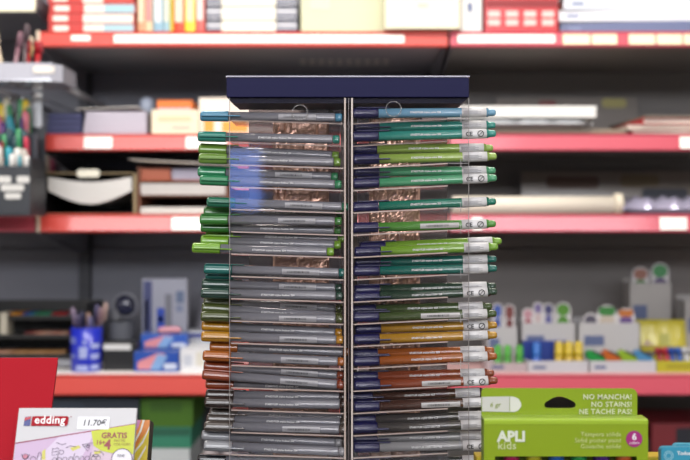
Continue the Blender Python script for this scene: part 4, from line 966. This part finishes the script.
# back plate with hanging hole
ox0, ox1 = ax(482), ax(638.5)
outer = [(ox0, az(423)), (ox1, az(423)), (ox1, az(394)), (ox1-.002, az(390.5)), (ox1-.005, az(389.2)), (ox0+.004, az(388.8)), (ox0+.001, az(390)), (ox0, az(393))]
hole = [(545, 405), (547, 402.5), (553, 399), (557.5, 397.3), (563, 397.3), (568, 399), (575, 402.5), (577, 405), (576, 408), (573, 409), (549, 409), (546, 408)]
def plate_with_hole(out, inn, y0, y1, name, m, parent):
    bm = bmesh.new()
    def loop_(pts, yy):
        vs = [bm.verts.new((a, yy, b)) for a, b in pts]; es = [bm.edges.new((vs[i], vs[(i+1) % len(vs)])) for i in range(len(vs))]
        return vs, es
    for yy in (y0, y1):
        _, e1 = loop_(out, yy); _, e2 = loop_(inn, yy)
        bmesh.ops.triangle_fill(bm, edges=e1+e2, use_beauty=True)
    bm.verts.ensure_lookup_table(); n1, n2 = len(out), len(inn); o1 = n1+n2
    for base, n in ((0, n1), (n1, n2)):
        for i in range(n):
            a, b = bm.verts[base+i], bm.verts[base+(i+1) % n]; c, d = bm.verts[o1+base+(i+1) % n], bm.verts[o1+base+i]
            bm.faces.new((a, b, c, d))
    mb = MB(); mb.merge(bm, smooth=False); return mb.build(name, m, parent)
plate_with_hole(outer, [(ax(a), az(b)) for a, b in hole], Ya+.004, Ya+.0052, 'hang_tab', green, t)
# printed crayon picture
MB().prism([(ax(482.6), az(412)), (ax(482.6), az(397.5)), (ax(510), az(397)), (ax(510), az(412.6))], Ya+.0032, Ya+.0038).build('printed_stick', mat('c9c7c0', .5), t)
MB().prism([(ax(510.6), az(412.6)), (ax(510.6), az(397)), (ax(515), az(397.4)), (ax(519.5), az(399.5)), (ax(521.8), az(404)), (ax(521.8), az(407)), (ax(519), az(411)), (ax(515), az(412.6))], Ya+.0032, Ya+.0038).build('printed_tip', mat('d6d6cc', .5), t)
def atext(s, size, px, py, m=print_w, yy=None, **k):
    o = text('lettering', s, size, m, t, (0, 0, 0), **k); p = Vector((ax(px), yy or Ya+.0028, az(py))) - wpos(t); o.location = p; return o
atext('6 gr', .0068, 490, 407.5, mat('84962c', .5), shear=.2)
lw = mat('dde0c0', .5)
for s, py, sz in (('NO MANCHA!', 399.8, .0071), ('NO STAINS!', 407.3, .0071), ('NE TACHE PAS!', 414.6, .0071)): atext(s, sz, 633, py, lw, align='RIGHT', spacing=1.06, off=.00006)
# front carton
bx0, bx1 = ax(484), ax(648); wz1, wz0 = az(456.6), az(520)
bz0 = CT+.0005
yF, yB = Ya-.0158, Ya+.0035
def bxp(px): return (px-345)*(yF)/F
f0, f1 = (484-345)*yF/F, (648-345)*yF/F
zt = Z(421.2, yF)
mb = MB(); mb.box(f0, f1, yF, yF+.001, Z(456.4, yF), zt).box(f0, (495-345)*yF/F, yF, yF+.001, bz0+.03, Z(456.4, yF)).box((637-345)*yF/F, f1, yF, yF+.001, bz0+.03, Z(456.4, yF)).box(f0, f1, yF, yF+.001, bz0, bz0+.03)
mb.box(f0, f0+.001, yF+.001, yB, bz0, zt).box(f1-.001, f1, yF+.001, yB, bz0, zt).box(f0, f1, yF, yB, zt, zt+.001).box(f0, f1, yB-.0008, yB, bz0, zt).box(f0, f1, yF+.001, yB, bz0, bz0+.001)
mb.build('carton_body', green, t)
MB().prismx([(yF-.0004, zt-.0028), (yF-.0004, zt+.0004), (yF+.001, zt+.0018), (yB, zt+.0022), (yB, zt+.0011), (yF+.0012, zt+.0011)], f0, f1).build('top_fold', mat('9cb82e', .35, coat=.3), t)
yy = yF-.0006
def fx(px, py): return Vector(((px-345)*yF/F, yy, Z(py, yF)))-wpos(t)
o = text('brand_lettering', 'APLI', .0136, mat('d8dcc8', .5), t, fx(497.5, 441), bold=True, spacing=1.02, off=.0003)
o = text('brand_lettering', 'kids', .0105, mat('c8d09a', .5), t, fx(497.5, 449), spacing=1.08, off=.0001)
for s, py in (('Témpera sólida', 436.2), ('Solid poster paint', 442.2), ('Gouache solide', 448.2)): text('lettering', s, .0060, mat('c9d08c', .5), t, fx(621, py), align='RIGHT', spacing=1.03)
c = fx(634, 438.8)
MB().lathe([(.0078, 0), (.0078, .0004)], (c.x, c.y-.0002, c.z), 30, 'Y').build('round_badge', mat('a01c72', .5), t, local=True)
text('badge_lettering', '6', .0088, print_w, t, fx(634, 439.6)+Vector((0, -.0004, 0)), bold=True, align='CENTER')
text('badge_lettering', 'colors', .0038, print_w, t, fx(634, 443.8)+Vector((0, -.0004, 0)), align='CENTER')
# clear window and paint sticks
MB().box((495-345)*yF/F+.0002, (637-345)*yF/F-.0002, yF+.0013, yF+.0016, bz0+.03, Z(456.4, yF)).build('window_film', clear('f0f0f0', rough=.05), t)
for i, (hx, cn) in enumerate((('b01050', 'magenta'), ('c0b818', 'yellow'), ('1a60b0', 'blue'), ('2a9a48', 'green'), ('502080', 'violet'), ('d05a20', 'orange'))):
    px = 513 + i*22.7; x = (px-345)*yF/F
    s = thing('paint_stick', '%s paint stick seen in the window of the green pack' % cn, 'paint stick', (x, yF+.0096, bz0+.0015), 'paint sticks in the green pack')
    MB().lathe([(.0066, 0), (.0062, .002), (.0076, .002), (.0076, .116)], (0, 0, 0), 20).build('stick_tube', mat(hx, .35, coat=.3), s, local=True)
    MB().lathe([(.0076, .1162), (.0076, .133), (.0066, .1345), (.004, .135)], (0, 0, 0), 20).build('stick_cap', mat(hx, .3), s, local=True)
# yellow carton behind the green pack
Yb = 1.035
t = thing('yellow_carton', 'yellow carton standing behind the green paint pack', 'box', (X(566, Yb), Yb+.01, CT))
MB().box(X(472.5, Yb), X(660, Yb), Yb-.03, Yb-.008, CT, Z(450, Yb), .0008).build('carton_body', mat('c8a816', .45, coat=.2), t)
MB().box(X(473, Yb), X(659.5, Yb), Yb-.0306, Yb-.0301, Z(453.5, Yb), Z(450.8, Yb)).build('top_band', mat('d9c038', .45), t)
MB().prism([(X(470.6, Yb), Z(456, Yb)), (X(476, Yb), Z(458, Yb)), (X(480, Yb), Z(470, Yb)), (X(470, Yb), Z(470, Yb))], Yb-.0314, Yb-.0308).build('printed_shape', mat('88c4d4', .5), t)
# turquoise packs
for i, (x0, y0, Yq, lab) in enumerate(((659.5, 446.5, .95, 'turquoise card pack at the bottom right corner, front one with a round emblem'), (673, 443.5, .962, 'turquoise card pack just behind the front turquoise one'))):
    t = thing('card_pack', lab, 'card pack', (X(x0, Yq)+.05, Yq, CT), 'turquoise packs at the right edge')
    MB().prism(rrect(X(x0, Yq), X(x0, Yq)+.1, CT, Z(y0, Yq), .004), Yq-.004, Yq+.004).build('carton_body', mat('2a93b0' if i == 0 else '3aa0ba', .4, coat=.3), t)
    MB().prism(rrect(X(x0, Yq)+.0006, X(x0, Yq)+.099, CT+.01, Z(y0, Yq)-.0006, .0036), Yq-.0046, Yq-.0042).build('printed_panel', mat('3796b2', .4), t)
    if i == 0:
        mb = MB()
        cx_, cz_ = X(667, Yq), Z(454.5, Yq)
        for r_ in (.0042, .0026): mb.lathe([(r_, 0), (r_, -.0003), (r_+.0005, -.0003), (r_+.0005, 0)], (cx_, Yq-.0047, cz_), 20, 'Y', caps=False)
        mb.build('round_emblem', mat('a8d4e0', .5), t)
        o = text('lettering', 'Todos', .0052, print_w, t, Vector((X(675.5, Yq), Yq-.0048, Z(453.8, Yq)))-wpos(t), bold=True)

ALB = 1.0
# ================================================================= BEHIND THE PHOTOGRAPHER
# lit blue screen on the front wall, seen mirrored in the pane of the rack
t = thing('wall_screen', 'small lit blue screen on the wall behind the photographer', 'screen', (-.50, -2.57, 1.44))
MB().box(-.1, .1, -.028, .012, -.01, .32, .004).build('screen_housing', mat('202024', .4), t, local=True)
em = bpy.data.materials.new('lit_screen'); em.use_nodes = True; eb = em.node_tree.nodes['Principled BSDF']
eb.inputs['Base Color'].default_value = (.02, .03, .08, 1); eb.inputs['Emission Color'].default_value = (.16, .32, 1, 1); eb.inputs['Emission Strength'].default_value = 4.5
MB().box(-.085, .085, .0125, .015, .01, .3).build('screen_panel', em, t, local=True)

# ================================================================= LIGHT
def lamp(name, label, loc, sx, sy, power, col=(1, .96, .9), rx=0, grp='ceiling lights'):
    l = bpy.data.lights.new(name, 'AREA'); l.shape = 'RECTANGLE'; l.size = sx; l.size_y = sy; l.energy = power; l.color = col
    o = bpy.data.objects.new(name, l); COL.objects.link(o); o.location = loc; o.rotation_euler = (rx, 0, 0)
    t = thing('ceiling_light', label, 'ceiling light', (loc[0], loc[1], loc[2]+.012), grp)
    MB().box(-sx/2-.02, sx/2+.02, -sy/2-.02, sy/2+.02, .002, .05, .004).build('fixture_housing', mat('d8d8d8', .5), t, local=True).rotation_euler.x = rx
    return o
lamp('lamp', 'long ceiling light close above the shelving', (0, 1.6, 2.62), 2.6, .2, 34, (1, .95, .87))
lamp('lamp', 'ceiling light above the counter', (0, .35, 2.70), 2.4, .4, 8, (1, .97, .95))
lamp('lamp', 'ceiling light behind the photographer', (-.3, -1.1, 2.70), 2.6, .8, 50, (.98, .97, 1))
# soft fill light added behind the photographer, with an invented window frame
l = bpy.data.lights.new('front_fill', 'AREA'); l.shape = 'RECTANGLE'; l.size = 4.6; l.size_y = .62; l.energy = 125; l.color = (.93, .96, 1)
o = bpy.data.objects.new('front_fill', l); COL.objects.link(o); o.location = (0, -2.56, 2.38); o.rotation_euler = (R(70), 0, 0)
fr_ = MB().box(-2.36, 2.36, -2.6, -2.57, 2.03, 2.07).box(-2.36, 2.36, -2.6, -2.57, 2.69, 2.73).box(-2.36, -2.32, -2.6, -2.57, 2.07, 2.69).box(2.32, 2.36, -2.6, -2.57, 2.07, 2.69)
struct('fill_frame', fr_, mat('c8c8c8', .5))  # made-up window frame around the added fill light
w = bpy.data.worlds.new('w'); sc.world = w; w.use_nodes = True
w.node_tree.nodes['Background'].inputs[0].default_value = (.8, .85, 1, 1); w.node_tree.nodes['Background'].inputs[1].default_value = .2

# ================================================================= CAMERA
cam = bpy.data.cameras.new('camera'); co = bpy.data.objects.new('camera', cam); COL.objects.link(co)
co.location = (0, 0, CZ); co.rotation_euler = (PI/2, 0, 0)
cam.lens = 50; cam.sensor_width = 36; cam.clip_start = .05
cam.dof.use_dof = True; cam.dof.focus_distance = FY+.005; cam.dof.aperture_fstop = 4.4; cam.dof.aperture_blades = 0
sc.camera = co
sc.view_settings.view_transform = 'Standard'; sc.view_settings.look = 'None'; sc.view_settings.gamma = 1
sc.view_settings.exposure = 0.45; sc.view_settings.use_curve_mapping = False
sc.cycles.use_denoising = True
sc.cycles.max_bounces = 8; sc.cycles.transparent_max_bounces = 32
